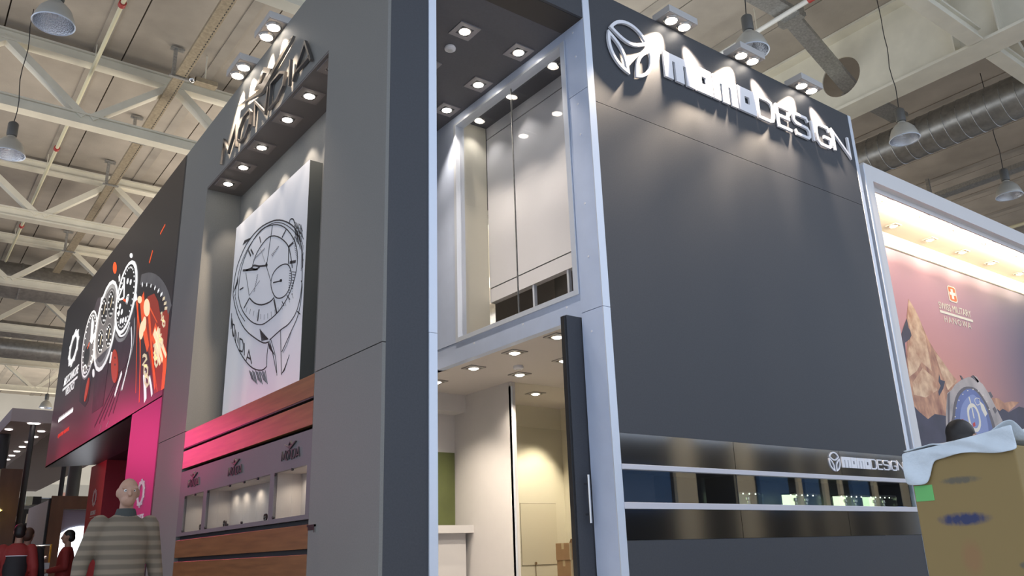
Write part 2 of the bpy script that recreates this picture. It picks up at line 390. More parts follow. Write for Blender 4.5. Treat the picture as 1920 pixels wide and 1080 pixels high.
MB().tube((0, -3.5, 0), (0, 21.8, 0), .045, 10).build('pipe_run', M_WPIPE, p, True)
for yy in (.86, 5.5):
    o = bpy.data.objects.new('clamp', cl); COL.objects.link(o); o.parent = p; o.location = (0, yy, 0)
for yy in (1.95, 4.4):
    o = bpy.data.objects.new('hanger_rod', hm); COL.objects.link(o); o.parent = p; o.location = (0, yy, 0)
for (xx, lab) in ((22.0, 'nearer thin cream pipe under the ceiling at far right'), (26.5, 'farther thin cream pipe under the ceiling at far right')):
    p = thing('sprinkler_pipe', lab, 'pipe', (xx, 0, 9.6))
    MB().tube((0, -4, 0), (0, 40, 0), .05, 8).build('pipe_run', M_CREAM, p, True)
    for yy in (2, 5, 8):
        o = bpy.data.objects.new('hanger_rod', MB().tube((0, yy, .04), (0, yy, .7), .012, 6).mesh('hanger_rod', M_STEEL)); COL.objects.link(o); o.parent = p
for (xx, lab) in ((18.2, 'dark flat cable duct under the ceiling by the spiral duct'), (24.2, 'dark flat cable duct at the far right above a hanging lamp')):
    p = thing('cable_duct', lab, 'duct', (xx, 0, 9.7))
    bx(-.15, .15, -4, 40, -.06, .06).build('duct_body', M_GALV, p)
    for yy in (.5, 4, 8):
        bx(-.04, .04, yy - .04, yy + .04, .06, .56).build('bracket', M_GALV, p)
# perforated tray at left
tr = thing('cable_tray', 'dusty perforated cable tray running under the left trusses on grey posts', 'cable tray', (.44, 0, 9.7))
m = MB(); m.box(-.1, .1, -2, 21.8, -.008, 0)
m.box(-.1, -.092, -2, 21.8, 0, .06); m.box(.092, .1, -2, 21.8, 0, .06)
m.build('tray_channel', M_TRAY, tr)
sl = MB()
for i in range(150):
    for xx in (.062,): sl.box(xx - .009, xx + .009, 4 + i * .09, 4.045 + i * .09, -.0105, -.008)
o = sl.build('perforations', M_BLACK, tr); o['kind'] = 'stuff'
for yy in (8.9, 11.9, 14.4, 19.6):
    hg = MB().box(-.16, -.1, yy - .03, yy + .03, -.02, .55).box(-.22, .02, yy - .05, yy + .05, .53, .57).box(-.2, .14, yy - .03, yy + .03, -.04, -.012).build('tray_post', M_GALV, tr)
# grey tray at right passing through the girder hole
tr = thing('cable_tray', 'grey galvanised tray bending down through the girder hole', 'cable tray', (0, 1.42, 0))
bx(4.5, 8.75, -.17, .17, 9.8, 9.88).build('tray_channel', M_GALV, tr)
def slab(a, b, w, h):
    a = Vector(a); b = Vector(b); dd = (b - a).normalized(); side = Vector((0, 1, 0)); up = dd.cross(side).normalized(); vs = []
    for q in (a, b):
        vs += [q + side * w / 2 + up * h / 2, q - side * w / 2 + up * h / 2, q - side * w / 2 - up * h / 2, q + side * w / 2 - up * h / 2]
    return MB().add(vs, [(0, 1, 2, 3), (7, 6, 5, 4), (0, 4, 5, 1), (1, 5, 6, 2), (2, 6, 7, 3), (3, 7, 4, 0)])
slab((8.6, .05, 9.86), (11.0, .4, 9.36), .3, .09).build('sloping_tray', M_GALV, tr)
bx(8.5, 8.66, -.2, .24, 9.72, 9.95).build('bend_bracket', M_GALV, tr)
bx(10.9, 12.7, .25, .6, 9.3, 9.38).build('far_tray', M_GALV, tr)
bx(8.2, 8.26, -.03, .03, 9.88, CZ - .03).build('tray_post', M_GALV, tr)
# small roof fittings at left
h = thing('hanging_box', 'small ceiling hung junction box on a thin rod beside the left cable tray', 'fitting', (.72, 8.9, 9.72))
bx(-.02, .38, -.09, .09, -.05, .04).build('box_body', M_TRAY, h); MB().tube((.16, 0, .04), (.16, 0, .58), .016, 8).build('rod', M_STEEL, h)
MB().ball((-.08, -.02, 0), .07, .07, .09).build('round_lamp', M_CHROME, h, True)
h = thing('conduit', 'thin bright steel conduit under the ceiling at the upper left', 'conduit', (0, 6.35, 10.2))
MB().tube((-.6, 0, 0), (2.6, 0, 0), .016, 8).build('conduit_run', M_GALV, h, True)

# high bay lamps
def highbay(loc, label):
    t = thing('highbay_lamp', label, 'pendant lamp', loc, 'high bay lamps hung from the roof')
    sh = MB().lathe([(.235, 0), (.24, .015), (.225, .08), (.185, .19), (.12, .27), (.07, .30), (.06, .33)], n=32, caps=False).build('shade', M_HIBAY, t, True)
    rf = MB().lathe([(.232, .003), (.215, .08), (.175, .185), (.11, .262), (.03, .28)], n=32, caps=False).build('reflector', M_HIREF, t, True)
    MB().lathe([(.24, -.006), (.247, .004), (.24, .014), (.229, .004), (.24, -.006)], n=32, caps=False).build('rim', M_ALUE, t, True)
    MB().ball((0, 0, .16), .04, .04, .075, 12, 8).build('bulb', mat('bulb_glass', (.85, .88, .95), .15), t, True)
    MB().lathe([(.055, .33), (.075, .34), (.078, .36), (.078, .55), (.07, .57), (.03, .6)], n=16).build('ballast', M_BALLAST, t, True)
    pts = [(.0, 0, .6)] + [(.02 * math.sin(i * 1.1), .012 * math.cos(i * 1.7), .6 + i * .2) for i in range(1, 10)] + [(0, 0, 2.78)]
    MB().path(pts, .008, 6).build('cable', M_BLACK, t, True)
    return t
hb = highbay((-2.0, 4.95, 7.5), 'high bay lamp with faceted reflector at the top left corner')
for loc, lab in (((-2.0, 9.1, 7.5), 'high bay lamp cut by the left edge below the second truss'), ((5.78, .44, 7.5), 'high bay lamp hanging over the spotlit white lettering'), ((10.04, .61, 7.5), 'high bay lamp hanging beside the spiral duct above the mountain poster booth'), ((14.1, .71, 7.5), 'high bay lamp at the far right edge above the mountain poster booth'), ((2.13, 33.1, 7.5), 'tiny distant high bay lamp beside the billboard lower left')):
    dup(hb, loc, lab)

# ------------------------------------------------------------------ lamp builders
def spot_proto(name, label, cat, loc, size, lensr, lensmat, energy, aim, ang, blend, group=None, plate=M_PLATE, color=(1, .87, .74)):
    t = thing(name, label, cat, loc, group); s = size / 2
    MB().box(-s, s, -s, -lensr * 1.25, -.012, 0).box(-s, s, lensr * 1.25, s, -.012, 0).box(-s, -lensr * 1.25, -lensr * 1.25, lensr * 1.25, -.012, 0).box(lensr * 1.25, s, -lensr * 1.25, lensr * 1.25, -.012, 0).build('plate', plate, t)
    MB().lathe([(lensr * 1.22, -.014), (lensr * 1.22, .0), (lensr, -.004), (lensr, -.016), (lensr * 1.22, -.014)], n=20, caps=False).build('trim_ring', M_REFL, t, True)
    MB().lathe([(.0005, -.034), (lensr * .6, -.028), (lensr * .98, -.014), (lensr * .98, -.004), (.0005, -.004)], n=20, caps=False).build('lens', lensmat, t, True)
    if energy:
        light('spot', 'SPOT', (0, 0, -.05), (aim[0], aim[1], -.05 + aim[2]), energy, color, t, spot_size=ang, spot_blend=blend, shadow_soft_size=.03)
    return t

# ================================================================== GREY BOOTH with the MONDIA lettering (facade x = 0)
TOP = 6.76
A = thing('trade_stand', 'tall grey trade fair booth with a spotlit recess and watch drawing', 'booth', (0, 0, 0))
def panel(mb, name='panel', m=M_GREY, par=A): return mb.build(name, m, par)
panel(bx(0, .03, 0.0, 1.196, 0, 2.596)); panel(bx(0, .03, 0.0, 1.196, 2.604, TOP)); bx(.03, .45, .44, 1.196, 0, TOP).build('pilaster_core', M_GREY, A)            # right pilaster
panel(bx(0, .45, 4.90, 6.06, 0, 2.596)); panel(bx(0, .45, 4.90, 6.06, 2.604, TOP))                # left pilaster
panel(bx(0, .45, 1.196, 4.90, 5.77, TOP), 'lintel')
panel(bx(.45, .49, 0.45, 6.06, 2.0, TOP), 'recess_back')
panel(bx(.004, .45, 1.2, 4.898, 5.75, 5.77), 'soffit', mat('soffit_grey', (.17, .15, .14), .6))
bx(.27, .45, 1.2, 4.9, 0, 2.0).build('base_core', M_BLACK, A); bx(.05, .27, 1.2, 4.9, 0, 1.40).build('base_core', M_BLACK, A)
for z0, z1 in ((2.40, 2.593), (2.158, 2.362), (1.17, 1.358), (.965, 1.128), (.75, .93), (.53, .715), (.3, .495), (.06, .265)):
    bx(0.0, .05, 1.204, 4.893, z0, z1).build('slat', M_WOOD, A, bevel=.003)
bx(.0, .10, 1.2, 4.9, 2.385, 2.398).build('slat_gap', M_BLACK, A)
bx(.05, .44, 1.2, 4.9, 2.36, 2.59).build('ledge', M_BLACK, A)
# display fascia with three windows cut out
vy = ((1.275, 1.985), (2.085, 3.885), (4.0, 4.69)); V0, V1 = 1.438, 1.836
fm = MB(); ys = [1.198, vy[0][0], vy[0][1], vy[1][0], vy[1][1], vy[2][0], vy[2][1], 4.898]
for i in range(0, 8, 2): fm.box(.0, .03, ys[i], ys[i + 1], 1.40, 2.122)
for a, b in vy: fm.box(0, .03, a, b, 1.40, V0); fm.box(0, .03, a, b, V1, 2.122)
fm.build('display_fascia', mat('fascia_grey', (.16, .145, .15), .6, noise=.05, scale=80), A)
# end bracket on the pilaster
MB().box(-.012, 0, 1.05, 1.2, 1.335, 1.352).box(-.012, 0, 1.05, 1.062, 1.29, 1.352).box(-.008, 0, 1.075, 1.19, 1.31, 1.335).build('wall_bracket', M_CHROME, A)

# downlights in the soffit
dl = spot_proto('downlight', 'recessed downlight at the left end of the grey recess soffit', 'downlight', (.165, 4.58, 5.75), .26, .055, M_LAMP, 40, (.30, 0, -1), 1.2, .5, 'downlights in the grey recess soffit', mat('plate_grey', (.22, .19, .18), .5))
for y, lab in ((4.02, 'second downlight from the left in the grey recess soffit'), (3.40, 'third downlight from the left in the grey recess soffit'), (2.62, 'fourth downlight from the left, under the letter D of the lettering'), (2.03, 'fifth downlight from the left, under the letter A of the lettering'), (1.42, 'downlight at the right end of the soffit, half hidden by the grey pilaster')):
    dup(dl, (.165, y, 5.75), lab)

# canvas box with the drawing
cv = thing('picture_box', 'white picture box with an ink drawing of a wristwatch in the grey recess', 'picture', (0, 0, 0))
CX = .30
cvf = bx(CX, CX + .004, 2.262, 4.53, 2.592, 5.14).build('canvas', M_CANVAS, cv)
bx(CX + .004, .449, 2.266, 4.526, 2.592, 5.136).build('frame_box', mat('picture_side', (.075, .08, .075), .6), cv)
def mx(x):
    return lambda u, v, d: (x - d, u, v)
def crop(ox, oy, s): return lambda p: (ox + p[0] / s, oy + p[1] / s)
def smooth_pts(pts, closed=False, k=3):
    pts = [Vector(p) for p in pts]; n = len(pts); out = []
    rng = range(n if closed else n - 1)
    for i in rng:
        p0 = pts[(i - 1) % n] if (closed or i > 0) else pts[i]; p1 = pts[i]; p2 = pts[(i + 1) % n]; p3 = pts[(i + 2) % n] if (closed or i < n - 2) else p2
        for j in range(k):
            t = j / k; out.append(.5 * ((2 * p1) + (p2 - p0) * t + (2 * p0 - 5 * p1 + 4 * p2 - p3) * t * t + (3 * p1 - p0 - 3 * p2 + p3) * t ** 3))
    if not closed: out.append(pts[-1])
    return out
class Art:                                            # flat print on a facade plane
    def __init__(s, axis, at, tr): s.axis = axis; s.at = at; s.tr = tr; s.mb = {}
    def p(s, q):
        px, py = s.tr(q); w = on_x(px, py, s.at) if s.axis == 'x' else on_y(px, py, s.at)
        return (w.y, w.z) if s.axis == 'x' else (w.x, w.z)
    def mp(s, u, v, d): return (s.at - d, u, v) if s.axis == 'x' else (u, s.at - d, v)
    def line(s, key, pts, w, closed=False, sm=True, d=.002, w1=None):
        q = [s.p(a) for a in pts]
        if sm and len(q) > 2: q = smooth_pts(q, closed)
        s.mb.setdefault(key, MB()).stroke(q, w, s.mp, 0.0, d, closed, w1)
    def poly(s, key, pts, sm=False, d=.002):
        q = [s.p(a) for a in pts]
        if sm: q = smooth_pts(q, True)
        s.mb.setdefault(key, MB()).prism(q, s.mp, 0.0, d)
    def done(s, mats, parent):
        for k, mb in s.mb.items():
            o = mb.build(mats[k][0], mats[k][1], parent); o['kind'] = 'stuff'
a = Art('x', CX - .001, crop(400, 380, 2.7))
K = 'ink'
a.line(K, [(100, 470), (103, 420), (122, 320), (165, 215), (228, 135), (288, 98), (335, 88), (385, 105), (420, 140), (440, 200), (452, 270), (452, 330)], .016)
a.line(K, [(112, 470), (118, 410), (140, 310), (185, 215), (245, 140), (300, 105), (345, 103), (390, 128), (425, 170), (440, 235)], .009)
a.line(K, [(305, 112), (360, 125), (405, 180), (425, 250), (420, 345), (390, 450), (335, 545), (272, 603), (235, 618), (190, 600), (150, 550), (130, 490), (128, 430), (145, 320), (185, 220), (240, 140)], .013, True)
a.line(K, [(400, 330), (385, 235), (355, 190), (310, 168), (268, 185), (220, 255), (198, 320)], .014)
a.line(K, [(382, 225), (380, 310)], .016)
a.line(K, [(183, 482), (208, 508), (245, 517), (285, 503), (308, 480)], .016)
a.line(K, [(375, 312), (393, 345), (395, 395), (375, 455), (345, 482), (315, 478), (296, 440), (292, 400), (305, 355), (338, 320)], .013, True)
for q in (((270, 318), (232, 322), (205, 318), (192, 332), (165, 343)), ((192, 332), (215, 338), (235, 325))): a.line(K, q, .022)
a.line(K, [(165, 343), (185, 342), (225, 338)], .02); a.line(K, [(270, 315), (300, 112)], .011); a.line(K, [(270, 325), (292, 400)], .007)
a.line(K, [(165, 355), (182, 472)], .008); a.line('light', [(262, 300), (240, 235)], .006); a.line('light', [(182, 470), (235, 395)], .006)
a.line(K, [(303, 405), (342, 396)], .014); a.poly(K, [(338, 388), (346, 386), (349, 396), (342, 403), (336, 398)]); a.poly(K, [(264, 312), (270, 300), (275, 315), (270, 330)])
for q, w in ((((368, 138), (348, 176)), .02), (((405, 202), (380, 225)), .028), (((417, 298), (387, 303)), .032), (((234, 172), (241, 202)), .018), (((178, 242), (190, 270)), .024), (((190, 236), (203, 262)), .024), (((150, 343), (176, 341)), .026), (((152, 430), (134, 441)), .018), (((181, 486), (155, 534)), .02), (((232, 540), (224, 600)), .026), (((307, 490), (321, 560)), .03), (((348, 500), (358, 522)), .01), (((372, 468), (388, 490)), .01)):
    a.line(K, q, w, sm=False)
for i in range(14):                                    # minute marks along the lower dial edge
    t = i / 13; x = 165 + 240 * t; y = 555 + 55 * math.sin(t * 2.2) - 190 * max(0, t - .35) ** 1.15
    a.line('light', [(x, y), (x + 6 - 14 * t, y - 26)], .006, sm=False)
for i in range(9): a.line(K, [(398 + 3 * math.sin(i), 350 + i * 14), (418 - i * 2.6, 352 + i * 14)], .008, sm=False)
for i in range(10): a.line(K, [(386 - i * .7, 345 + i * 12), (395 - i * .9, 347 + i * 12)], .007, sm=False)
for i in range(12): a.line('light', [(400 + i * 2, 180 + i * 9), (412 + i * 1.5, 176 + i * 9)], .006, sm=False)
a.line(K, [(100, 470), (120, 560), (160, 640), (215, 688), (255, 710), (280, 705)], .014); a.line(K, [(108, 465), (128, 545), (160, 600)], .009)
a.line(K, [(92, 560), (97, 640), (118, 720), (155, 790), (200, 838), (245, 848), (268, 832)], .014); a.line(K, [(280, 706), (272, 770), (270, 832)], .012)
a.line(K, [(450, 330), (447, 430), (425, 540), (385, 610), (340, 645), (285, 695)], .013); a.line(K, [(340, 645), (343, 760), (345, 872)], .011)
a.line(K, [(445, 395), (450, 430), (432, 560), (390, 660), (347, 755)], .011); a.line(K, [(425, 550), (440, 565)], .012)
a.line(K, [(285, 700), (300, 760), (320, 860)], .01); a.line(K, [(290, 690), (315, 780), (322, 875)], .008); a.line('light', [(395, 655), (372, 720), (352, 760)], .008)
a.line(K, [(383, 108), (390, 85), (405, 84), (412, 105)], .014)
for i in range(26):
    x = 408 + (i * 7) % 40; y = 95 + i * 3.3; a.line(K, [(x, y), (x + 9, y + 26 + (i % 4) * 8)], .008, sm=False)
for i in range(10): a.line(K, [(150 + i * 4, 214 - i * 3), (160 + i * 3.4, 190 - i * 1.5)], .009, sm=False)
for i in range(16): a.line(K, [(182 + i * 5.4, 850 + (i % 3) * 4), (196 + i * 5.2, 895 + (i * 5) % 26)], .008, sm=False)
for i in range(9): a.line(K, [(236 + i * 4, 640 + i * 5), (246 + i * 4, 700 - i * 1)], .011, sm=False)
for i in range(8): a.line(K, [(385 - i * 4, 770 + i * 12), (360 - i * 2, 850 + i * 2)], .007, sm=False)
for i in range(7): a.line(K, [(278 + i * 3, 700 + i * 7), (284 + i * 4, 740 + i * 5)], .008, sm=False)
for i in range(8): a.line(K, [(103 + i * 3, 455 - i * 6), (112 + i * 2, 420 - i * 6)], .006, sm=False)
for i in range(7): a.line('light', [(205 + i * 8, 290 - i * 8), (212 + i * 8, 278 - i * 8)], .012, sm=False); a.line('light', [(295 + i * 5, 262 - i * 6), (302 + i * 5, 270 - i * 8)], .012, sm=False)
for i in range(9): a.line('light', [(205 + i * 2, 450 - i * 10), (210 + i * 2, 444 - i * 10)], .01, sm=False)
for i in range(9): a.line('light', [(447 + (i % 3) * 5, 190 + i * 12), (450 - i * .8, 250 + i * 12)], .007, sm=False)
# lettering on the bezel
L6 = {'M': [[(0, 0), (.15, 1), (.5, .35), (.85, 1), (1, 0)]], 'O': [[(.2, 0), (0, .3), (0, .75), (.25, 1), (.8, 1), (1, .7), (1, .25), (.75, 0), (.2, 0)]], 'N': [[(0, 0), (0, 1), (1, 0), (1, 1)]], 'D': [[(0, 0), (0, 1), (.7, 1), (1, .7), (1, .3), (.7, 0), (0, 0)]], 'I': [[(.5, 0), (.5, 1)]], 'A': [[(0, 0), (.5, 1), (1, 0)], [(.2, .35), (.8, .35)]]}
spots = (('M', 90, 640, 8, 50), ('O', 97, 672, 12, 58), ('N', 113, 710, 14, 62), ('D', 134, 748, 18, 60), ('I', 150, 770, 14, 62), ('A', 166, 800, 28, 60))
for ch, ox, oy, w, hh in spots:
    for st in L6[ch]: a.line(K, [(ox + u * w, oy - v * hh + u * w * .55) for u, v in st], .018, sm=False)
a.done({'ink': ('ink_drawing', M_INK), 'light': ('pencil_drawing', M_INKL)}, cvf)

# ------------------------------------------------------------------ MONDIA lettering: u runs to the viewer's right
def mond(y0, z0): return lambda u, v, d: (-d, y0 - u, z0 + v)
GL = {'M': [[(0, 0), (.10, 1), (.48, .18), (.90, 1), (1, 0)]],
      'O': [[(.22, 0), (.0, .22), (.06, .62), (.42, 1), (.86, 1), (1, .8), (.92, .36), (.60, 0), (.22, 0)]],
      'N': [[(0, 0), (.03, 1), (.88, 0), (1, 1)]],
      'D': [[(0, 0), (.04, 1), (.66, 1), (1, .74), (.92, .30), (.55, 0), (0, 0)]],
      'I': [[(.0, 0), (.06, 1)]],
      'A': [[(0, 0), (.62, 1), (1, 0)], [(.20, .22), (.92, .22)]]}
def mondia(y_left, z0, h, widths, gaps, w, d0, d1, m, parent):
    u = 0
    for ch, wd, gp in zip('MONDIA', widths, gaps):
        mb = MB()
        for st in GL[ch]:
            cl_ = st[0] == st[-1]; mb.stroke([(u + a_ * wd, b_ * h) for a_, b_ in (st[:-1] if cl_ else st)], w, mond(y_left, z0), d0, d1, closed=cl_)
        mb.build('letter', m, parent); u += wd + gp
M_SMALL = mat('small_letters', (.055, .052, .052), .5)
def bird(yc, z0, sx, sz, d0, d1, m, parent):
    f = mond(yc, z0)
    P = lambda pts: [(u * sx, v * sz) for u, v in pts]
    wing = MB(); wing.prism(P([(-1, .78), (-.9, .70), (-.02, -.08), (.02, -.08), (1, .72), (1.06, .84), (.88, .86), (.12, .26), (0, .12), (-.16, .26)]), f, d0, d1); wing.build('wings', m, parent)
    hd = MB(); hd.stroke(P([(-.24, .52), (.0, .25), (.26, .55), (.02, 1.0)]), .075 * sx, f, d0, d1, True); hd.build('bird_head', m, parent)
sg = thing('dimensional_sign', 'large chrome thin lettering with a winged emblem above the recess', 'sign', (0, 0, 0))
mondia(4.28, 5.835, .31, (.55, .40, .41, .43, .02, .46), (.06, .13, .06, .14, .075, 0), .028, .012, .045, M_DCHROME, sg)
bird(2.93, 6.19, .83, .27, .012, .045, M_WING, sg)
for yl, where in ((4.57, 'above the leftmost window'), (3.22, 'above the wide middle window'), (1.82, 'above the right window')):
    s2 = thing('small_sign', 'small raised dark lettering with bird emblem ' + where, 'sign', (0, 0, 0))
    mondia(yl, 1.922, .075, (.09, .06, .06, .06, .004, .065), (.008, .012, .01, .012, .012, 0), .008, .0, .012, M_SMALL, s2)
    bird(yl - .185, 2.012, .12, .06, 0, .016, M_SMALL, s2)

# twin spotlights along the top edge
def twin(label, loc, rz, aim, energy):
    t = thing('twin_spotlight', label, 'spotlight', loc, 'twin spotlights on the booth top edges', rz)
    # local: +y away from wall is -y; box sits over the top edge and reaches out
    bx(-.235, .235, -.2, .06, 0, .085).build('housing', mat('lamp_housing', (.52, .51, .50), .4, .3), t, bevel=.004)
    bx(-.225, .225, -.19, .02, -.006, 0).build('face_plate', M_PLATE, t)
    bx(-.03, .03, .06, .22, -.0, .03).build('mount_arm', M_ALUE, t)
    for sx in (-.108, .108):
        c = MB().lathe([(.088, -.012), (.088, -.006), (.07, -.006), (.07, -.03), (.088, -.012)], (sx, -.1, 0), 20, False).build('lamp_ring', M_REFL, t, True)
        MB().lathe([(.0005, -.028), (.045, -.024), (.068, -.01), (.068, -.004), (.0005, -.004)], (sx, -.1, 0), 20, False).build('lens', M_LAMP, t, True)
        light('spot', 'SPOT', (sx, -.13, -.05), (sx + (aim[0] if sx > 0 else -aim[0]), -.13 + aim[1], -.05 - 1), energy, (1, .81, .62), t, spot_size=TWIN_A, spot_blend=.75, shadow_soft_size=.03)
    return t
TWIN_A = .86
tw = twin('left twin spotlight above the spotlit circle logo', (3.63, 0, 6.785), 0, (.56, .22), 720)
dup(tw, (4.86, 0, 6.785), 'middle twin spotlight above the white block letters')
dup(tw, (6.08, 0, 6.785), 'right twin spotlight above the thin white letters')
tw2 = twin('upper twin spotlight on the grey booth above the bird emblem', (0, 2.61, 6.785), -PI / 2, (.30, .24), 620)
dup(tw2, (0, 3.565, 6.785), 'lower twin spotlight on the grey booth left of the bird emblem', -PI / 2)

# ------------------------------------------------------------------ display windows
def vitrine(name, label, y0, y1, splits, lit, clips, backm):
    t = thing('display_case', label, 'showcase', (0, 0, 0)); D = .028
    m = MB(); X0, X1 = .031, .26
    m.box(X0, X1, y0 - .01, y0, V0 - .01, V1 + .01).box(X0, X1, y1, y1 + .01, V0 - .01, V1 + .01).box(X0, X1, y0, y1, V0 - .012, V0).box(X0, X1, y0, y1, V1, V1 + .012)
    m.build('case_lining', backm, t); bx(X1, X1 + .01, y0, y1, V0, V1).build('back_panel', backm, t)
    yy = [y0] + list(splits) + [y1]
    for i in range(len(yy) - 1): bx(.004, .012, yy[i] + .003, yy[i + 1] - .003, V0 + .002, V1 - .002).build('glass_pane', M_GLASSG, t)
    for y, z in clips: MB().tube((-.006, y, z), (.012, y, z), .012, 8).build('glass_clip', M_BLACK, t)
    for (yl, e, w) in lit: light('case_light', 'SPOT', (.15, yl, V1 - .02), (.21, yl, V0), e, (1, .86, .70), t, spot_size=w, spot_blend=.8, shadow_soft_size=.01)
    return t
M_CASE = mat('case_beige', (.55, .50, .47), .6, noise=.05, scale=10)
vitrine('display_case', 'right glass display window, empty with beige backing', vy[0][0], vy[0][1], (1.59,), ((1.45, 3.2, 2.6), (1.8, 3.2, 2.6)), ((1.97, 1.82), (1.97, 1.452), (1.59, 1.83)), M_CASE)
vitrine('display_case', 'wide middle glass display window with a bright spot inside', vy[1][0], vy[1][1], (2.40, 2.76, 3.17, 3.50), ((2.55, 16, .8), (2.2, 4, .9), (3.0, 2.6, 2.4), (3.4, 2.6, 2.4), (3.7, 2.2, 2.4)), ((3.86, 1.82), (3.86, 1.452), (2.76, 1.825), (2.76, 1.45), (3.17, 1.825), (3.17, 1.45), (2.4, 1.825)), M_CASE)
vitrine('display_case', 'leftmost small glass display window beside the mauve pilaster', vy[2][0], vy[2][1], (4.3,), ((4.2, 2.5, 2.4), (4.5, 2.5, 2.4)), ((4.67, 1.82), (4.67, 1.452), (4.3, 1.825)), M_CASE)
def watch_on_stand(loc, label):
    t = thing('display_watch', label, 'watch', loc, 'watches in the middle display window')
    MB().lathe([(.022, 0), (.022, .004), (.006, .008), (.006, .03)], n=12).build('stand', M_CHROME, t, True)
    MB().lathe([(.018, -.004), (.02, 0), (.018, .006), (.0005, .006)], (0, 0, 0), 16, True).build('watch_case', M_DCHROME, t, True).location = (0, 0, .045)
    m = MB(); m.stroke([(.03 * math.cos(k * PI / 8), .03 * math.sin(k * PI / 8)) for k in range(16)], .004, lambda u, v, d: (d, u, .045 + v), -.009, .009, True); m.build('strap', M_BLACK, t)
    return t
wt = watch_on_stand((.12, 2.46, V0), 'small watch on a stand under the bright spot in the middle window')
dup(wt, (.12, 2.28, V0), 'small watch on a stand near the right end of the middle window')
dup(wt, (.12, 3.6, V0), 'small watch on a stand near the left end of the middle window')
dup(wt, (.12, 4.4, V0), 'small watch on a stand in the leftmost display window')

# ================================================================== DARK BOOTH (facade y = 0) with the entrance notch
B = thing('trade_stand', 'two storey anthracite booth with a tall aluminium entrance and glossy black band', 'booth', (0, 0, 0))
XW = 2.25
bx(.031, .395, 0, .42, 0, TOP).build('corner_panel', M_NAVY, B)
bx(.396, .47, -.012, .43, 0, 2.72).build('edge_strip', M_ALUE, B); bx(.395, .47, -.012, .43, 2.724, TOP).build('edge_strip', M_ALUE, B)
bx(.47, 2.25, 0, .03, 6.34, TOP).build('entrance_header', M_NAVY, B); bx(.47, 2.25, .03, .33, 6.335, 6.4).build('header_underside', M_HEADER, B)
bx(.52, 4.6, .331, 4.6, 6.335, 6.45).build('upper_ceiling', M_CEILNAVY, B)
bx(.5, .52, .43, 4.6, 0, 6.335).build('notch_side', M_GREY, B)
# wall of the notch, aluminium clad, x = XW
bx(XW, XW + .09, -.012, 0, 0, 3.22).build('edge_strip', M_ALUE, B); bx(XW, XW + .09, -.012, 0, 3.226, TOP).build('edge_strip', M_ALUE, B)
bx(XW, XW + .09, .0, .29, 0, 3.222).build('column_panel', M_ALU, B); bx(XW, XW + .09, 0, .29, 3.228, 5.52).build('column_panel', M_ALU, B); bx(XW, XW + .09, 0, .29, 5.526, 6.335).build('column_panel', M_ALU, B)
bx(XW + .008, XW + .1, .292, 4.5, 3.19, 3.42).build('fascia_panel', M_ALU, B)
bx(XW, XW + .1, 2.45, 4.5, 3.425, 6.335).build('column_panel', M_ALU, B)
bx(XW, XW + .1, .292, 2.45, 6.23, 6.335).build('window_head', M_ALU, B)
for y, z in ((.14, 5.95), (.14, 5.05), (.14, 4.3), (.14, 3.75), (.16, 3.02), (.5, 3.34), (1.2, 3.34), (2.1, 3.34), (.16, 6.25), (.15, 5.4)):
    MB().tube((XW - .004 + (.008 if y > .3 else 0), y, z), (XW + .01, y, z), .011, 8).build('screw_cover', M_SIGNW, B)
# window frame and panes
wf = MB(); wf.box(XW - .012, XW + .11, .30, .37, 3.42, 6.23).box(XW - .012, XW + .11, 2.40, 2.45, 3.42, 6.23).box(XW - .012, XW + .11, .37, 2.40, 3.42, 3.47).box(XW - .012, XW + .11, .37, 2.40, 6.20, 6.23)
wfo = wf.build('window_frame', M_ALUE, B)
bx(XW + .05, XW + .062, .37, 1.325, 3.47, 6.2).build('window_pane', M_GLASS, wfo); bx(XW + .05, XW + .062, 1.331, 2.40, 3.47, 6.2).build('window_pane', M_GLASS, wfo)
bx(XW + .047, XW + .065, 1.325, 1.331, 3.47, 6.2).build('pane_joint', M_GALV, B)
# upper room behind the window
bx(XW + .1, 2.74, 2.46, 2.52, 3.42, 6.335).build('upper_return_wall', M_CREAMW, B)
M_PART = mat('partition_white', (.72, .72, .75), .5)
bx(2.75, 2.83, .05, 2.46, 6.18, 6.335).build('partition_panel', M_PART, B)
bx(2.76, 2.83, .05, 2.46, 6.165, 6.18).build('partition_groove', M_SLOT, B)
bx(2.75, 2.83, .05, 2.46, 4.165, 6.165).build('partition_panel', M_PART, B)
bx(2.76, 2.83, .05, 2.46, 4.15, 4.165).build('partition_groove', M_SLOT, B)
bx(2.75, 2.83, .05, 2.46, 3.98, 4.15).build('partition_panel', M_PART, B)
for y in (1.02, 1.62): bx(2.76, 2.80, y, y + .03, 3.43, 3.98).build('partition_post', M_ALUE, B)
bx(2.34, 4.6, 0.06, 4.6, 3.3, 3.43).build('upper_floor', mat('upper_floor', (.30, .26, .22), .6), B)
bx(4.3, 4.4, .3, 4.5, 3.43, 6.33).build('upper_back_wall', mat('upper_wall', (.34, .30, .27), .7), B)
bx(3.3, 3.36, 1.2, 1.9, 3.43, 5.2).build('upper_cabinet', mat('upper_cab', (.14, .13, .12), .6), B)
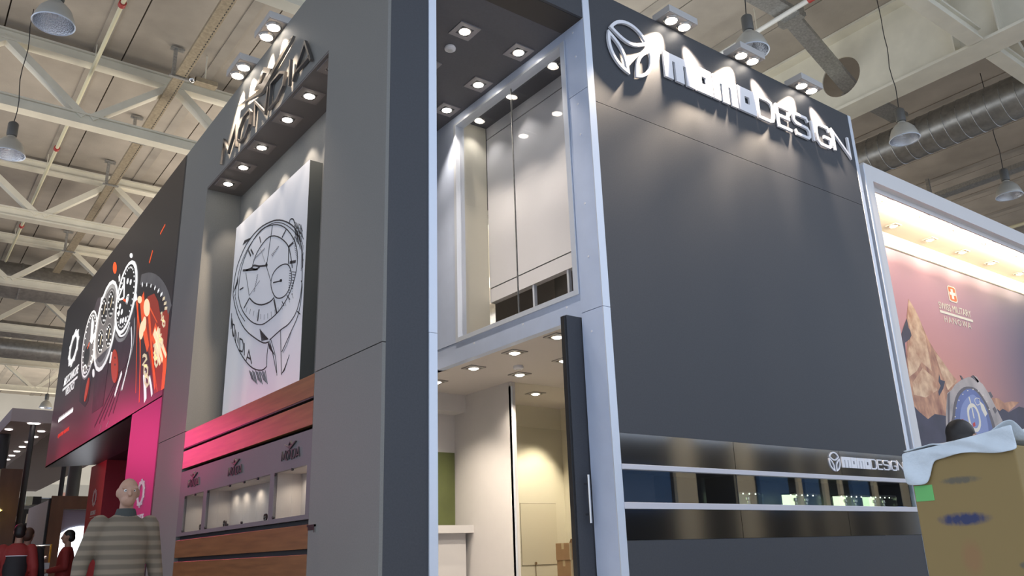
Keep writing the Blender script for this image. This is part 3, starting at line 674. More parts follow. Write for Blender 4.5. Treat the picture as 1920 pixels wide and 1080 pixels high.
# lower storey room
ZC = 3.19
bx(XW + .1, 7.0, .06, 4.6, ZC, 3.3).build('room_ceiling', M_ROOMC, B)
bx(XW - 1.75, XW + .1, 2.9, 4.6, ZC, 3.3).build('room_ceiling', M_ROOMC, B)
bx(3.43, 3.50, 3.017, 4.33, 0, ZC).build('room_wall', M_ROOM, B)
bx(.53, 3.43, 4.33, 4.40, 0, ZC).build('room_wall', M_ROOM, B)
bx(.53, 3.43, 4.05, 4.33, 2.955, ZC).build('bulkhead', M_ROOM, B)
bx(2.2, 3.405, 4.30, 4.33, 1.47, 2.435).build('olive_panel', M_GREEN, B)
M_CNT = mat('counter_grey', (.40, .39, .40), .5)
bx(.53, 3.43, 3.9, 4.33, 1.375, 1.47).build('counter_top', M_CNT, B); bx(.53, 3.37, 4.0, 4.33, 0, 1.375).build('counter_front', M_CNT, B)
bx(.53, 5.35, .31, 4.3, 0.001, .02).build('room_floor', mat('room_floor', (.80, .77, .74), .35), B)
# glazed store room
bx(3.50, 4.6, 3.03, 3.042, 0, ZC - .002).build('store_glass', M_MGLASS, B)
bx(3.43, 3.452, 3.005, 3.06, 0, ZC - .06).build('glass_edge', M_ALUE, B)
bx(3.5, 7.0, 4.33, 4.4, 0, ZC).build('store_wall', M_CREAMW, B)
bx(4.33, 5.15, 4.305, 4.33, 0, 2.36).build('store_door_panel', M_CREAMW, B)
hat = bx(4.50, 5.15, 4.298, 4.305, .95, 1.78).build('hatch', mat('hatch_cream', (.68, .63, .51), .5), B)
hs = MB().box(4.495, 4.50, 4.299, 4.305, .944, 1.786).box(4.50, 5.15, 4.299, 4.305, 1.78, 1.786).box(4.50, 5.15, 4.299, 4.305, .944, .95).build('hatch_gap', mat('hatch_gap', (.22, .2, .16), .8), B)
MB().box(4.725, 4.735, 4.292, 4.298, .78, .97).tube((4.73, 4.28, .97), (4.73, 4.3, .97), .02, 8).build('key', M_CHROME, hat)
bx(5.35, 5.45, 2.2, 4.33, 0, ZC).build('store_side', M_CREAMW, B)
# right facade wall
bx(2.34, 7.17, 0, .06, 5.396, TOP).build('facade_panel', M_NAVY, B); bx(2.34, 7.17, 0, .06, 2.072, 5.39).build('facade_panel', M_NAVY, B); bx(2.34, 7.17, 0, .06, 0, 1.16).build('facade_panel', M_NAVY, B)
bx(7.17, 7.24, -.005, .07, 0, 5.6).build('edge_strip', M_ALUE, B); bx(7.17, 7.24, -.005, .07, 5.604, TOP).build('edge_strip', M_ALUE, B)
bx(2.34, 7.2, .47, .52, 0, 2.4).build('facade_backing', M_BLACK, B)
for x0, x1 in ((2.34, 3.886), (3.892, 5.70), (5.706, 7.17)):
    bx(x0, x1, -.004, .06, 1.802, 2.07).build('gloss_panel', M_GLOSS, B); bx(x0, x1, -.004, .06, 1.162, 1.418).build('gloss_panel', M_GLOSS, B)
bx(2.335, 7.17, -.025, .05, 1.755, 1.80).build('rail', M_RAIL, B, bevel=.003); bx(2.335, 7.17, -.025, .45, 1.42, 1.475).build('rail', M_RAIL, B, bevel=.003)
nb = MB().box(2.34, 7.17, .42, .44, 1.475, 1.80).box(2.34, 7.17, .05, .42, 1.76, 1.80).box(2.335, 2.345, .05, .44, 1.475, 1.76).box(7.16, 7.17, .05, .44, 1.475, 1.76)
nb.build('niche_lining', M_NICHE, B)
for x0, x1 in ((2.345, 3.886), (3.892, 5.70), (5.706, 7.16)): bx(x0, x1, .004, .012, 1.476, 1.755).build('niche_glass', M_MGLASS, B)
bx(3.886, 3.892, .0, .4, 1.476, 1.755).build('niche_divider', M_BLACK, B)

# lit acrylic cubes in the niche
def cube(loc, w, label):
    t = thing('display_cube', label, 'display cube', loc, 'lit cubes in the glossy niche'); hgt = .125
    bx(-w / 2, w / 2, -.09, .09, hgt, hgt + .014).build('cube_lid', M_BLACK, t)
    MB().box(-w / 2, -w / 2 + .006, -.09, .09, 0, hgt).box(w / 2 - .006, w / 2, -.09, .09, 0, hgt).box(-w / 2, w / 2, -.09, -.084, 0, hgt).build('glass_walls', M_GLASSG, t)
    bx(-w / 2 + .01, w * .05, .07, .08, 0.005, hgt).build('lit_back', emis('cube_glow', (.74, 1.0, .62), 2.2), t)
    bx(w * .05, w / 2 - .01, .07, .08, 0.005, hgt).build('back_panel', mat('cube_back', (.62, .68, .55), .4), t)
    for i in range(5): MB().ball((-w / 2 + .03 + i * (w - .06) / 4, -.02, hgt - .008), .007, n=8, m=6).build('light_dot', emis('cube_dot', (.9, 1, .85), 5), t)
    for sx in (-w * .22, w * .2):
        MB().lathe([(.02, 0), (.02, .01), (.012, .02), (.012, .05), (.026, .06), (.026, .085), (.012, .09)], (sx, 0, 0), 12).build('watch_stand', M_CHROME, t, True)
    return t
c0 = cube((4.19, .2, 1.476), .46, 'leftmost lit display cube in the glossy niche, cut by the black divider')
dup(c0, (5.18, .2, 1.476), 'lit display cube standing alone in the middle of the glossy niche')
dup(c0, (6.12, .2, 1.476), 'lit display cube just left of the rightmost one in the niche')
dup(c0, (6.72, .2, 1.476), 'rightmost lit display cube in the glossy niche, beside the blue card')
tag(bx(6.95, 7.14, .1, .3, 1.476, 1.49).build('blue_card', mat('blue_card', (.10, .24, .60), .4)), 'flat blue card lying at the right end of the niche', 'card')

# ------------------------------------------------------------------ momoDESIGN lettering
def momo_map(u, v, d): return (u, -d, v)
def momo_sign(ox, oz, sc, d0, d1, m, parent, ring, ringw, cx, cz):
    f = lambda u, v, d: (ox + u * sc, -d, oz + v * sc)
    def rect(mb, u0, u1, v0, v1): mb.prism([(u0, v0), (u1, v0), (u1, v1), (u0, v1)], f, d0, d1)
    H = .33
    def M_(u0, u1):
        mb = MB(); w = u1 - u0; s_ = .045; leg = (w - 2 * s_) / 3
        rect(mb, u0, u1, H * .72, H)
        for k in range(3): rect(mb, u0 + k * (leg + s_), u0 + k * (leg + s_) + leg, 0, H * .72)
        mb.build('letter', m, parent)
    def O_(u0, u1):
        mb = MB(); w = u1 - u0; a_ = .105
        rect(mb, u0, u1, H * .66, H); rect(mb, u0, u1, 0, H * .36); rect(mb, u0, u0 + w * .36, H * .36, H * .66); rect(mb, u1 - w * .36, u1, H * .36, H * .66)
        mb.build('letter', m, parent)
    M_(0, .49); O_(.515, .80); M_(.825, 1.25); O_(1.275, 1.60)
    w = .039; h2 = w / 2
    def st(pts, closed=False):
        mb = MB()
        for q in pts: mb.stroke(q, w, f, d0, d1, closed)
        mb.build('letter', m, parent)
    def R(u0, u1, pts): return [(u0 + h2 + a_ * (u1 - u0 - w), h2 + b_ * (H - w)) for a_, b_ in pts]
    st([R(1.63, 1.97, [(0, 0), (0, 1), (.66, 1), (.9, .92), (1, .68), (1, .32), (.9, .08), (.66, 0)])], True)
    st([R(2.02, 2.32, [(1, 1), (0, 1), (0, 0), (1, 0)]), R(2.02, 2.32, [(0, .52), (.95, .52)])])
    st([R(2.36, 2.71, [(1, .82), (.9, 1), (.12, 1), (0, .88), (0, .64), (.12, .53), (.88, .49), (1, .36), (1, .12), (.88, 0), (.1, 0), (0, .18)])])
    st([R(2.755, 2.80, [(0, 0), (0, 1)])])
    st([R(2.84, 3.18, [(1, .82), (.9, 1), (.2, 1), (.03, .85), (0, .5), (.03, .15), (.2, 0), (.85, 0), (1, .1), (1, .46), (.55, .46)])])
    st([R(3.23, 3.62, [(0, 0), (0, 1), (1, 0), (1, 1)])])
    # three leaf emblem
    def leaf(a0, a1, bulge):
        n = 14; out = [(cx + ring * math.cos(math.radians(a0 + (a1 - a0) * i / n)), cz + ring * math.sin(math.radians(a0 + (a1 - a0) * i / n))) for i in range(n + 1)]
        p, q = Vector(out[-1]), Vector(out[0]); mid = (p + q) / 2; inn = (Vector((cx, cz)) - mid).normalized() * bulge
        back = [tuple(p.lerp(q, i / 10) + inn * math.sin(PI * i / 10)) for i in range(1, 10)]
        mb = MB(); mb.stroke(out + back, ringw, f, d0, d1, True); mb.build('emblem_leaf', m, parent)
    leaf(148, 32, .10); leaf(164, 258, .07); leaf(282, 376, .07)
s3 = thing('dimensional_sign', 'big white block and thin lettering with a three leaf circle emblem on the anthracite wall', 'sign', (0, 0, 0))
momo_sign(3.41, 6.04, 1.0, .008, .036, M_SIGNW, s3, .315, .036, -.515, .155)
s4 = thing('small_sign', 'small white lettering with circle emblem on the glossy black band', 'sign', (0, 0, 0))
momo_sign(5.722, 1.888, .358, .005, .016, M_SIGNW, s4, .275, .042, -.385, .165)

# ------------------------------------------------------------------ booth door, lights and detectors
dr = thing('pivot_door', 'tall narrow black pivot door standing open with a steel bar handle', 'door', (2.05, .3, 0))
lf_ = bx(.02, 1.0, 0, .05, 0, 3.187).build('leaf', M_NAVY, dr); bx(0, .022, .012, .062, 0, 3.18).build('leaf_edge', M_BLACK, dr)
MB().tube((.125, -.055, 1.315), (.125, -.055, 1.725), .014, 12).tube((.125, -.055, 1.39), (.125, 0, 1.39), .009, 8).tube((.125, -.055, 1.65), (.125, 0, 1.65), .009, 8).build('handle', M_CHROME, lf_, True)
pl2 = mat('plate_dark', (.26, .25, .27), .5)
d2 = spot_proto('downlight', 'downlight nearest the top edge in the dark entrance ceiling', 'downlight', (1.36, .86, 6.335), .25, .058, M_LAMP, 120, (0, 0, -1), 1.5, .6, 'downlights in the dark entrance ceiling', pl2)
for loc, lab in (((2.06, .85, 6.335), 'downlight in the dark entrance ceiling closest to the window, near end'), ((2.06, 1.63, 6.335), 'middle downlight of the row along the entrance window'), ((2.06, 2.32, 6.335), 'downlight at the far end of the row along the entrance window'), ((1.36, 1.63, 6.335), 'downlight in the dark ceiling mostly hidden by the left metal strip'), ((1.36, 2.32, 6.335), 'downlight in the dark ceiling hidden behind the left metal strip')):
    dup(d2, loc, lab)
def detector(loc, label, m):
    t = thing('smoke_detector', label, 'smoke detector', loc)
    MB().lathe([(.055, 0), (.055, -.012), (.062, -.014), (.06, -.032), (.045, -.042), (.0005, -.044)], n=20).build('housing', M_SIGNW, t, True)
    MB().lathe([(.03, -.043), (.03, -.048), (.0005, -.05)], n=16).build('sensor_cap', M_WHITE, t, True)
detector((1.391, 1.194, 6.335), 'white smoke detector on the dark entrance ceiling', None); detector((2.98, 2.249, ZC), 'white smoke detector on the ground floor room ceiling', None)
d3 = spot_proto('downlight', 'square downlight nearest the black door in the ground floor room', 'downlight', (2.50, .95, ZC), .21, .06, M_LAMPG, 125, (.0, .12, -1), 2.0, .7, 'downlights in the ground floor room', mat('plate_room', (.30, .28, .26), .5), (1, .87, .70))
for loc, lab in (((2.53, 1.72, ZC), 'second square downlight along the opening of the ground floor room'), ((2.565, 2.57, ZC), 'third square downlight along the opening of the ground floor room'), ((2.6, 3.45, ZC), 'square downlight beside the left metal strip in the ground floor room'), ((3.265, 1.75, ZC), 'square downlight half hidden behind the black door edge'), ((3.265, 2.60, ZC), 'square downlight beside the smoke detector in the ground floor room'), ((4.21, 3.49, ZC), 'square downlight behind the store room glass')):
    dup(d3, loc, lab)
light('store_spot', 'SPOT', (4.9, 3.6, 3.1), (4.75, 4.3, 1.6), 165, (1, .86, .62), B, spot_size=1.1, spot_blend=.6, shadow_soft_size=.04)
# upper room lamps
d4 = spot_proto('downlight', 'downlight inside the upper glazed room, near end', 'downlight', (2.52, .82, 6.335), .12, .045, M_LAMPG, 10, (.0, 0, -1), 1.7, .7, 'downlights inside the upper glazed room', M_PLATE, (1, .95, .9))
dup(d4, (2.52, 1.63, 6.335), 'middle downlight inside the upper glazed room'); dup(d4, (2.52, 2.3, 6.335), 'downlight inside the upper glazed room at its far wall')
# cartons in the store room
def carton(loc, w, dp, h, label, open_=False):
    t = thing('carton', label, 'box', loc, 'cartons stacked in the store room')
    bx(-w / 2, w / 2, -dp / 2, dp / 2, 0, h).build('carton_body', M_CARDD, t, bevel=.004)
    bx(-w / 2 - .001, w / 2 + .001, -.025, .025, h - .08, h + .001).build('tape', mat('tape', (.55, .44, .28), .3), t)
    MB().box(-w / 2 - .002, -w / 2 + .03, -dp / 2 - .002, -dp / 2 + .01, 0, h).box(w / 2 - .03, w / 2 + .002, -dp / 2 - .002, -dp / 2 + .01, 0, h).build('corner_edge', mat('edge_pale', (.62, .52, .38), .7), t)
    if open_: MB().add([(-w / 2, -dp / 2, h), (w / 2, -dp / 2, h), (w / 2, -dp / 2 - .03, h + .09), (-w / 2, -dp / 2 - .03, h + .05), (-w / 2, -dp / 2 + .006, h), (w / 2, -dp / 2 + .006, h), (w / 2, -dp / 2 - .024, h + .09), (-w / 2, -dp / 2 - .024, h + .05)], [(0, 1, 2, 3), (7, 6, 5, 4), (0, 4, 5, 1), (1, 5, 6, 2), (2, 6, 7, 3), (3, 7, 4, 0)]).build('flap', M_CARDD, t)
    return t
CXx = 4.95; z = .021
labs = ['brown carton at the floor of the store room stack', 'brown carton second from the floor in the store room stack', 'lower visible brown carton behind the store room glass', 'middle brown carton of the stack behind the glass', 'topmost open brown carton of the stack behind the glass']
for i, hh in enumerate((.26, .26, .24, .22, .22)):
    carton((CXx + (.012 if i % 2 else 0), 3.75, z), .34, .3, hh, labs[i], i == 4); z += hh

# ================================================================== RIGHT BOOTH with the mountain poster
S = thing('trade_stand', 'white framed booth with a warm lit soffit and mountain watch poster', 'booth', (0, 0, 0))
bx(7.372, 7.55, 0, 1.1, 0, 6.09).build('frame_stile', M_WHITE, S); bx(7.55, 16, 0, .10, 5.85, 6.09).build('frame_header', M_WHITE, S)
bx(7.345, 7.372, -.004, .3, 0, 6.05).build('frame_edge', M_ALUE, S)
bx(15.8, 16, .0, 1.1, 0, 5.85).build('frame_stile', M_WHITE, S)
M_SOF = mat('soffit_warm', (.80, .74, .62), .6)
bx(7.55, 15.8, .10, .495, 5.85, 5.92).build('soffit_panel', M_SOF, S); bx(7.55, 15.8, .505, 1.0, 5.85, 5.92).build('soffit_panel', M_SOF, S)
bx(7.55, 15.8, .495, .505, 5.87, 5.92).build('soffit_joint', M_SLOT, S)
bx(7.55, 15.8, .98, 1.06, 0, 5.85).build('back_wall', mat('swiss_back', (.84, .80, .72), .6), S)
bx(7.3, 16, 1.06, 1.3, 0, 6.0).build('rear_core', M_BLACK, S)
PY = .95
ct = thing('cove_lamp', 'long warm cove lamp tucked behind the white header of the poster booth', 'lamp', (11.6, .13, 5.80))
MB().tube((-4, 0, 0), (4, 0, 0), .014, 8).build('tube', emis('cove_tube', (1, .82, .55), 6), ct, True); bx(-4.02, 4.02, -.03, .0, -.02, .05).build('tube_holder', M_WHITE, ct)
light('cove_light', 'AREA', (0, .03, -.03), (0, .62, 1.0), 300, (1, .82, .58), ct, shape='RECTANGLE', size=8.0, size_y=.06)
def mountain_sky():
    m = bpy.data.materials.new('poster_sky'); m.use_nodes = True; nt = m.node_tree; N = nt.nodes; L = nt.links; b = N['Principled BSDF']; b.inputs['Roughness'].default_value = .4
    tc = N.new('ShaderNodeTexCoord'); sp = N.new('ShaderNodeSeparateXYZ'); L.new(tc.outputs['Object'], sp.inputs[0])
    mz = N.new('ShaderNodeMapRange'); mz.inputs[1].default_value = 2.4; mz.inputs[2].default_value = 5.6; L.new(sp.outputs['Z'], mz.inputs[0])
    rz = N.new('ShaderNodeValToRGB'); e = rz.color_ramp.elements
    e[0].position = 0; e[0].color = (.42, .15, .10, 1); e[1].position = 1; e[1].color = (.48, .30, .40, 1)
    q = e.new(.32); q.color = (.74, .30, .21, 1); q = e.new(.62); q.color = (.62, .29, .29, 1)
    mxr = N.new('ShaderNodeMapRange'); mxr.inputs[1].default_value = 10.2; mxr.inputs[2].default_value = 14.4; mxr.interpolation_type = 'SMOOTHSTEP'; L.new(sp.outputs['X'], mxr.inputs[0])
    mx_ = N.new('ShaderNodeMixRGB'); mx_.inputs[2].default_value = (.11, .105, .17, 1); L.new(mxr.outputs[0], mx_.inputs[0])
    L.new(mz.outputs[0], rz.inputs[0]); L.new(rz.outputs[0], mx_.inputs[1]); L.new(mx_.outputs[0], b.inputs['Base Color']); return m
pst = bx(7.56, 15.6, PY, .98, 1.2, 5.56).build('poster', mountain_sky(), S)
bx(7.56, 15.6, PY - .006, .98, 5.56, 5.585).build('poster_edge', M_SLOT, S)
sw = Art('y', PY - .002, crop(1680, 540, 3.6))
M_ROCK = mat('poster_rock', (.24, .08, .05), .45, scale=4.2, col2=(.80, .44, .25), stretch=(1.3, 1, .7))
M_ROCKS = mat('poster_rock_light', (.50, .24, .13), .45, scale=6, col2=(.90, .66, .42))
M_SHADOW = mat('poster_shadow', (.035, .03, .06), .45, noise=.3, scale=3)
M_STEELP = mat('poster_steel', (.46, .40, .38), .4, noise=.3, scale=2.5); M_STEELD = mat('poster_steel_dark', (.10, .08, .09), .4)
M_DIAL = mat('poster_dial', (.10, .14, .36), .4, noise=.25, scale=2); M_DIALL = mat('poster_dial_light', (.22, .28, .55), .4); M_PW = mat('poster_white', (.85, .80, .68), .5)
sw.poly('shadow', [(60, 640), (100, 770), (150, 830), (215, 885), (260, 850), (345, 865), (345, 1060), (140, 1100), (60, 1100)], d=.001)
sw.poly('rock', [(84, 75), (100, 100), (130, 150), (160, 215), (190, 285), (220, 355), (260, 420), (310, 490), (365, 570), (412, 625), (380, 720), (345, 865), (262, 850), (215, 885), (150, 830), (95, 765), (55, 560), (68, 480), (80, 300), (72, 200)], d=.0015)
sw.poly('light', [(84, 75), (100, 100), (130, 150), (160, 215), (195, 320), (215, 420), (240, 560), (170, 500), (140, 560), (90, 600), (75, 480), (95, 340), (92, 260), (78, 195)], d=.002)
sw.poly('light', [(255, 420), (310, 490), (365, 570), (410, 628), (350, 690), (300, 560)], d=.002)
sw.poly('light', [(110, 640), (180, 540), (250, 600), (280, 690), (200, 740), (120, 720)], d=.0018)
sw.poly('shadow', [(72, 205), (55, 250), (36, 310), (50, 400), (70, 520), (64, 420), (60, 370), (92, 345), (104, 320), (95, 285), (85, 270)], d=.0025)
sw.poly('shadow', [(290, 580), (300, 620), (330, 630), (318, 680), (290, 730), (284, 700), (300, 660), (286, 630)], d=.0025)
sw.poly('rock', [(640, 740), (690, 745), (730, 775), (780, 765), (832, 770), (800, 800), (760, 835), (720, 815), (700, 830), (660, 800)], d=.0015)
sw.poly('shadow', [(660, 800), (700, 830), (720, 815), (760, 840), (830, 800), (900, 820), (900, 960), (640, 960)], d=.001)
# watch on the poster
sw.poly('steel', [(338, 1010), (335, 860), (345, 710), (372, 690), (400, 650), (440, 620), (490, 600), (540, 615), (585, 650), (630, 720), (670, 800), (720, 900), (720, 1010)], d=.003)
sw.poly('steeld', [(345, 720), (362, 700), (360, 1000), (350, 1000)], d=.0036)
sw.poly('steeld', [(430, 590), (440, 592), (455, 615), (445, 620)], d=.0036); sw.poly('steeld', [(505, 598), (520, 588), (560, 630), (550, 640)], d=.0036); sw.poly('steel', [(520, 590), (545, 600), (570, 640), (550, 640)], d=.0036)
sw.poly('steeld', [(622, 705), (636, 700), (655, 735), (640, 745)], d=.0036); sw.poly('steeld', [(650, 815), (665, 800), (680, 830), (668, 850)], d=.0036)
sw.poly('steeld', [(388, 1000), (380, 860), (400, 740), (440, 680), (490, 665), (545, 685), (600, 760), (640, 850), (660, 1000)], True, d=.0038)
sw.poly('dial', [(402, 1000), (396, 870), (415, 755), (450, 700), (490, 680), (540, 700), (590, 770), (625, 860), (640, 1000)], True, d=.0045)
sw.poly('diall', [(440, 1000), (430, 880), (445, 790), (490, 730), (530, 725), (575, 790), (610, 880), (610, 1000)], True, d=.005)
sw.line('white', [(485, 820), (505, 792), (530, 800), (555, 850), (565, 920), (545, 960), (510, 940), (490, 880)], .06, True, d=.0055)
sw.line('white', [(490, 735), (508, 800), (525, 880)], .035, d=.006); sw.poly('white', [(560, 760), (590, 790), (615, 850), (600, 870), (575, 820)], d=.0055)
sw.poly('red', [(432, 890), (450, 885), (462, 900), (455, 915), (435, 915)], d=.006); sw.poly('red', [(515, 915), (530, 905), (535, 930), (520, 940)], d=.006)
for i in range(11):
    th = PI * (1.08 - i * .098); sw.poly('white', [(515 + 118 * math.cos(th) + 3 * q[0], 880 - 195 * math.sin(th) + 4 * q[1]) for q in ((-1, -1), (1, -1), (1, 1), (-1, 1))], d=.006)
sw.line('white', [(535, 745), (560, 748), (565, 780), (545, 790), (530, 765)], .012, True, d=.006)
# emblem, with lettering
sw2 = Art('y', PY - .002, crop(1740, 520, 9.0))
def rr(pts): return pts
sw2.poly('white', [(335, 135), (430, 165), (455, 190), (500, 410), (485, 440), (390, 410), (360, 385), (318, 160)], d=.003)
sw2.poly('orange', [(343, 155), (425, 182), (447, 205), (485, 395), (473, 415), (398, 392), (372, 370), (335, 175)], d=.004)
sw2.poly('cross', [(372, 195), (410, 205), (420, 258), (452, 268), (462, 318), (430, 310), (442, 375), (405, 365), (393, 300), (365, 292), (355, 240), (382, 247)], d=.005)
sw2.line('white', [(200, 570), (755, 740)], .045, sm=False, d=.003)
sw.done({'shadow': ('print_shadow', M_SHADOW), 'rock': ('print_mountain', M_ROCK), 'light': ('print_sunlit_rock', M_ROCKS), 'steel': ('print_watch_case', M_STEELP), 'steeld': ('print_watch_edge', M_STEELD), 'dial': ('print_bezel', M_DIAL), 'diall': ('print_dial', M_DIALL), 'white': ('print_dial_marks', M_PW), 'red': ('print_red_marks', mat('poster_red', (.6, .05, .04), .5))}, pst)
sw2.done({'white': ('print_emblem_edge', M_PW), 'orange': ('print_emblem', mat('poster_orange', (.75, .19, .05), .5)), 'cross': ('print_cross', mat('poster_cross', (.95, .92, .85), .5))}, pst)
fy = lambda x0, z0: (lambda u, v, d: (x0 + u, PY - .002 - d, z0 + v))
def txt_on_y(name, body, q0, q1, qh, m, parent, bold=0.0, spacing=1.0):
    a_ = sw2.p(q0); b_ = sw2.p(q1); c_ = sw2.p(qh)
    return text_mesh(name, body, 1, m, fy(a_[0], a_[1]), parent, w=b_[0] - a_[0], h=abs(c_[1] - a_[1]), d0=.0, d1=.004, bold=bold, spacing=spacing)
txt_on_y('print_lettering', 'SWISS MILITARY', (190, 525), (735, 690), (168, 405), M_PW, pst, 0, .96)
txt_on_y('print_lettering', 'HANOWA', (285, 750), (735, 880), (268, 645), M_PW, pst, 0, 1.35)
ds = spot_proto('downlight', 'back row soffit lamp nearest the white stile of the poster booth', 'downlight', (8.3, .74, 5.85), .18, .06, M_LAMPW, 16, (0, .05, -1), 2.2, .8, 'lamps in the warm poster booth soffit', M_SOF, (1, .80, .52))
for i, (x, lab) in enumerate(((9.375, 'back row soffit lamp above the mountain peak'), (10.5, 'back row soffit lamp above the cross emblem'), (11.6, 'back row soffit lamp right of the cross emblem'), (12.67, 'back row soffit lamp second from the right edge'), (13.8, 'back row soffit lamp at the right picture edge'))): dup(ds, (x, .74, 5.85), lab)
for i, (x, lab) in enumerate(((8.35, 'front row soffit lamp behind the header corner'), (9.41, 'front row soffit lamp, second from the header corner'), (10.46, 'front row soffit lamp, third from the header corner'), (11.57, 'front row soffit lamp, fourth from the header corner'), (12.7, 'front row soffit lamp nearest the right picture edge'))): dup(ds, (x, .26, 5.85), lab)

# ================================================================== BILLBOARD BOOTH at left (x = 0 plane, beyond the grey booth)
Mv = thing('trade_stand', 'dark overhanging billboard booth with racing watches and a magenta base', 'booth', (0, 0, 0))
BB0, BB1, BZ, BT = 6.13, 15.3, 3.225, 6.77
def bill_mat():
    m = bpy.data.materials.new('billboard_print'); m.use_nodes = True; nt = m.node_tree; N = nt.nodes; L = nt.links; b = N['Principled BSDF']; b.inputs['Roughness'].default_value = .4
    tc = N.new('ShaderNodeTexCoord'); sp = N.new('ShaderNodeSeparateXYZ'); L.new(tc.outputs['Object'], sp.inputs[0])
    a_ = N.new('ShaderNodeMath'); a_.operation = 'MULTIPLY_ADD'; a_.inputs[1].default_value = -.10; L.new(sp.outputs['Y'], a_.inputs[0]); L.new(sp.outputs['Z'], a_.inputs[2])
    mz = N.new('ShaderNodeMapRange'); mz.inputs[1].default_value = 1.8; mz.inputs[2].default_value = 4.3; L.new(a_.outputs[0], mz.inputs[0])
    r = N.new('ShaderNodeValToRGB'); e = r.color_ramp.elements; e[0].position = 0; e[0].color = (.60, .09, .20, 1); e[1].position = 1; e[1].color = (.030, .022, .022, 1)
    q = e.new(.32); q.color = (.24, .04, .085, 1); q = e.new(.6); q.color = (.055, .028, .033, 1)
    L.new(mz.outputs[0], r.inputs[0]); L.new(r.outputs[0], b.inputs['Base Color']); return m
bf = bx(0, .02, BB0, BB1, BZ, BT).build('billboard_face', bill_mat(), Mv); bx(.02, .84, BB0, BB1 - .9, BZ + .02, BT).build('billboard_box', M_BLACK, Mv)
MB().add([(0, BB0, BZ), (0, BB1, BZ), (.84, BB1 - .9, BZ), (.84, BB0, BZ), (0, BB0, BZ + .019), (0, BB1, BZ + .019), (.84, BB1 - .9, BZ + .019), (.84, BB0, BZ + .019)], [(0, 1, 2, 3), (7, 6, 5, 4), (0, 4, 5, 1), (1, 5, 6, 2), (2, 6, 7, 3), (3, 7, 4, 0)]).build('billboard_soffit', M_DARKSOF, Mv)
bx(0, .3, 6.07, 6.12, 0, TOP).build('black_gap', M_BLACK, Mv)
bx(0, .25, 6.13, 7.72, 0, BZ).build('magenta_panel', M_MAG, Mv)
bx(.84, 3.2, 13.4, 14.9, 0, BZ).build('red_pillar', M_REDP, Mv)
bx(2.2, 2.4, 6.2, 13.4, 0, BZ).build('shaded_inner_wall', mat('inner_shaded_red', (.045, .008, .012), .6), Mv)  # red wall in shade, the shade put into its dark colour
bx(.84, 2.4, 6.2, 13.4, BZ + .0, BZ + .05).build('inner_soffit', M_BLACK, Mv)
bb = Art('x', -.001, crop(140, 470, 3.484))
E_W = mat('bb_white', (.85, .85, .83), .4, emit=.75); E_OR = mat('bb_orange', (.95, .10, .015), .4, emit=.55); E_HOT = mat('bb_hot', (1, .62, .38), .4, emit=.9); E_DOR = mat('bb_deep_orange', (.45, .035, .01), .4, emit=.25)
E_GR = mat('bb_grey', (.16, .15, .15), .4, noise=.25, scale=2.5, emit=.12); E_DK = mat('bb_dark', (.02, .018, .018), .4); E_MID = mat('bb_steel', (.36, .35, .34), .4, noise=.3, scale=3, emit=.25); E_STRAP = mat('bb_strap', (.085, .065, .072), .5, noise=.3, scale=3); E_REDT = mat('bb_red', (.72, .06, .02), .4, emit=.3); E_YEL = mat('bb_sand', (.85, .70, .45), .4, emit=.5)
def ell(cx_, cy_, tx, ty, wx, wy, n=22):               # ellipse from centre, half axis to the top, half axis to the right (crop pixels)
    return [(cx_ + tx * math.cos(2 * PI * i / n) + wx * math.sin(2 * PI * i / n), cy_ + ty * math.cos(2 * PI * i / n) + wy * math.sin(2 * PI * i / n)) for i in range(n)]
# orange glow and speedometer
bb.poly('deep', [(478, 300), (520, 280), (545, 330), (560, 420), (600, 380), (618, 400), (600, 640), (585, 830), (575, 905), (520, 935), (500, 760), (470, 600), (440, 430)], d=.001)
bb.line('grey', [(432, 190), (480, 178), (530, 195), (575, 245), (605, 310), (622, 390)], .17, d=.0015)
for i in range(9):
    t = i / 8; th = math.radians(95 - t * 92); x = 455 + 150 * math.cos(th) * 1.0; y = 385 - 175 * math.sin(th)
    bb.line('white' if i < 6 else 'yellow', [(x - 16 * math.cos(th), y + 22 * math.sin(th)), (x, y)], .045, sm=False, d=.003)
for q, w, k in ((((515, 520), (560, 660), (590, 700), (575, 905)), .25, 'orange'), (((440, 300), (455, 500), (480, 640)), .22, 'orange'), (((480, 330), (500, 600), (525, 900)), .10, 'orange'), (((405, 330), (428, 600), (422, 990)), .06, 'orange'), (((490, 370), (540, 470)), .03, 'orange'), (((413, 345), (405, 640), (400, 930)), .03, 'orange'), (((500, 640), (540, 920)), .03, 'orange')):
    bb.line(k, q, w, d=.002, w1=w * .55)
bb.poly('hot', ell(472, 372, 0, 58, 20, 0), d=.003); bb.poly('hot', ell(426, 320, 0, 24, 14, 0), d=.003); bb.poly('hot', ell(438, 520, -6, 60, 14, 0), d=.003); bb.poly('hot', ell(455, 480, -4, 50, 12, 0), d=.0032)
for q, w in ((((520, 525), (550, 620), (575, 720)), .12), (((540, 515), (570, 610), (598, 690)), .10), (((530, 600), (550, 700), (560, 740)), .10)): bb.line('hot', q, w, d=.0035, w1=w * .5)
for q, w in ((((455, 800), (460, 900), (462, 980)), .11), (((488, 825), (500, 890), (505, 945)), .06)): bb.line('white', q, w, d=.0035)
bb.line('orange', [(510, 0), (488, 80)], .05, sm=False, d=.003); bb.poly('orange', ell(263, 112, 0, 38, 12, 0), d=.003)
bb.line('orange', [(592, -170), (560, -110)], .03, sm=False, d=.003)
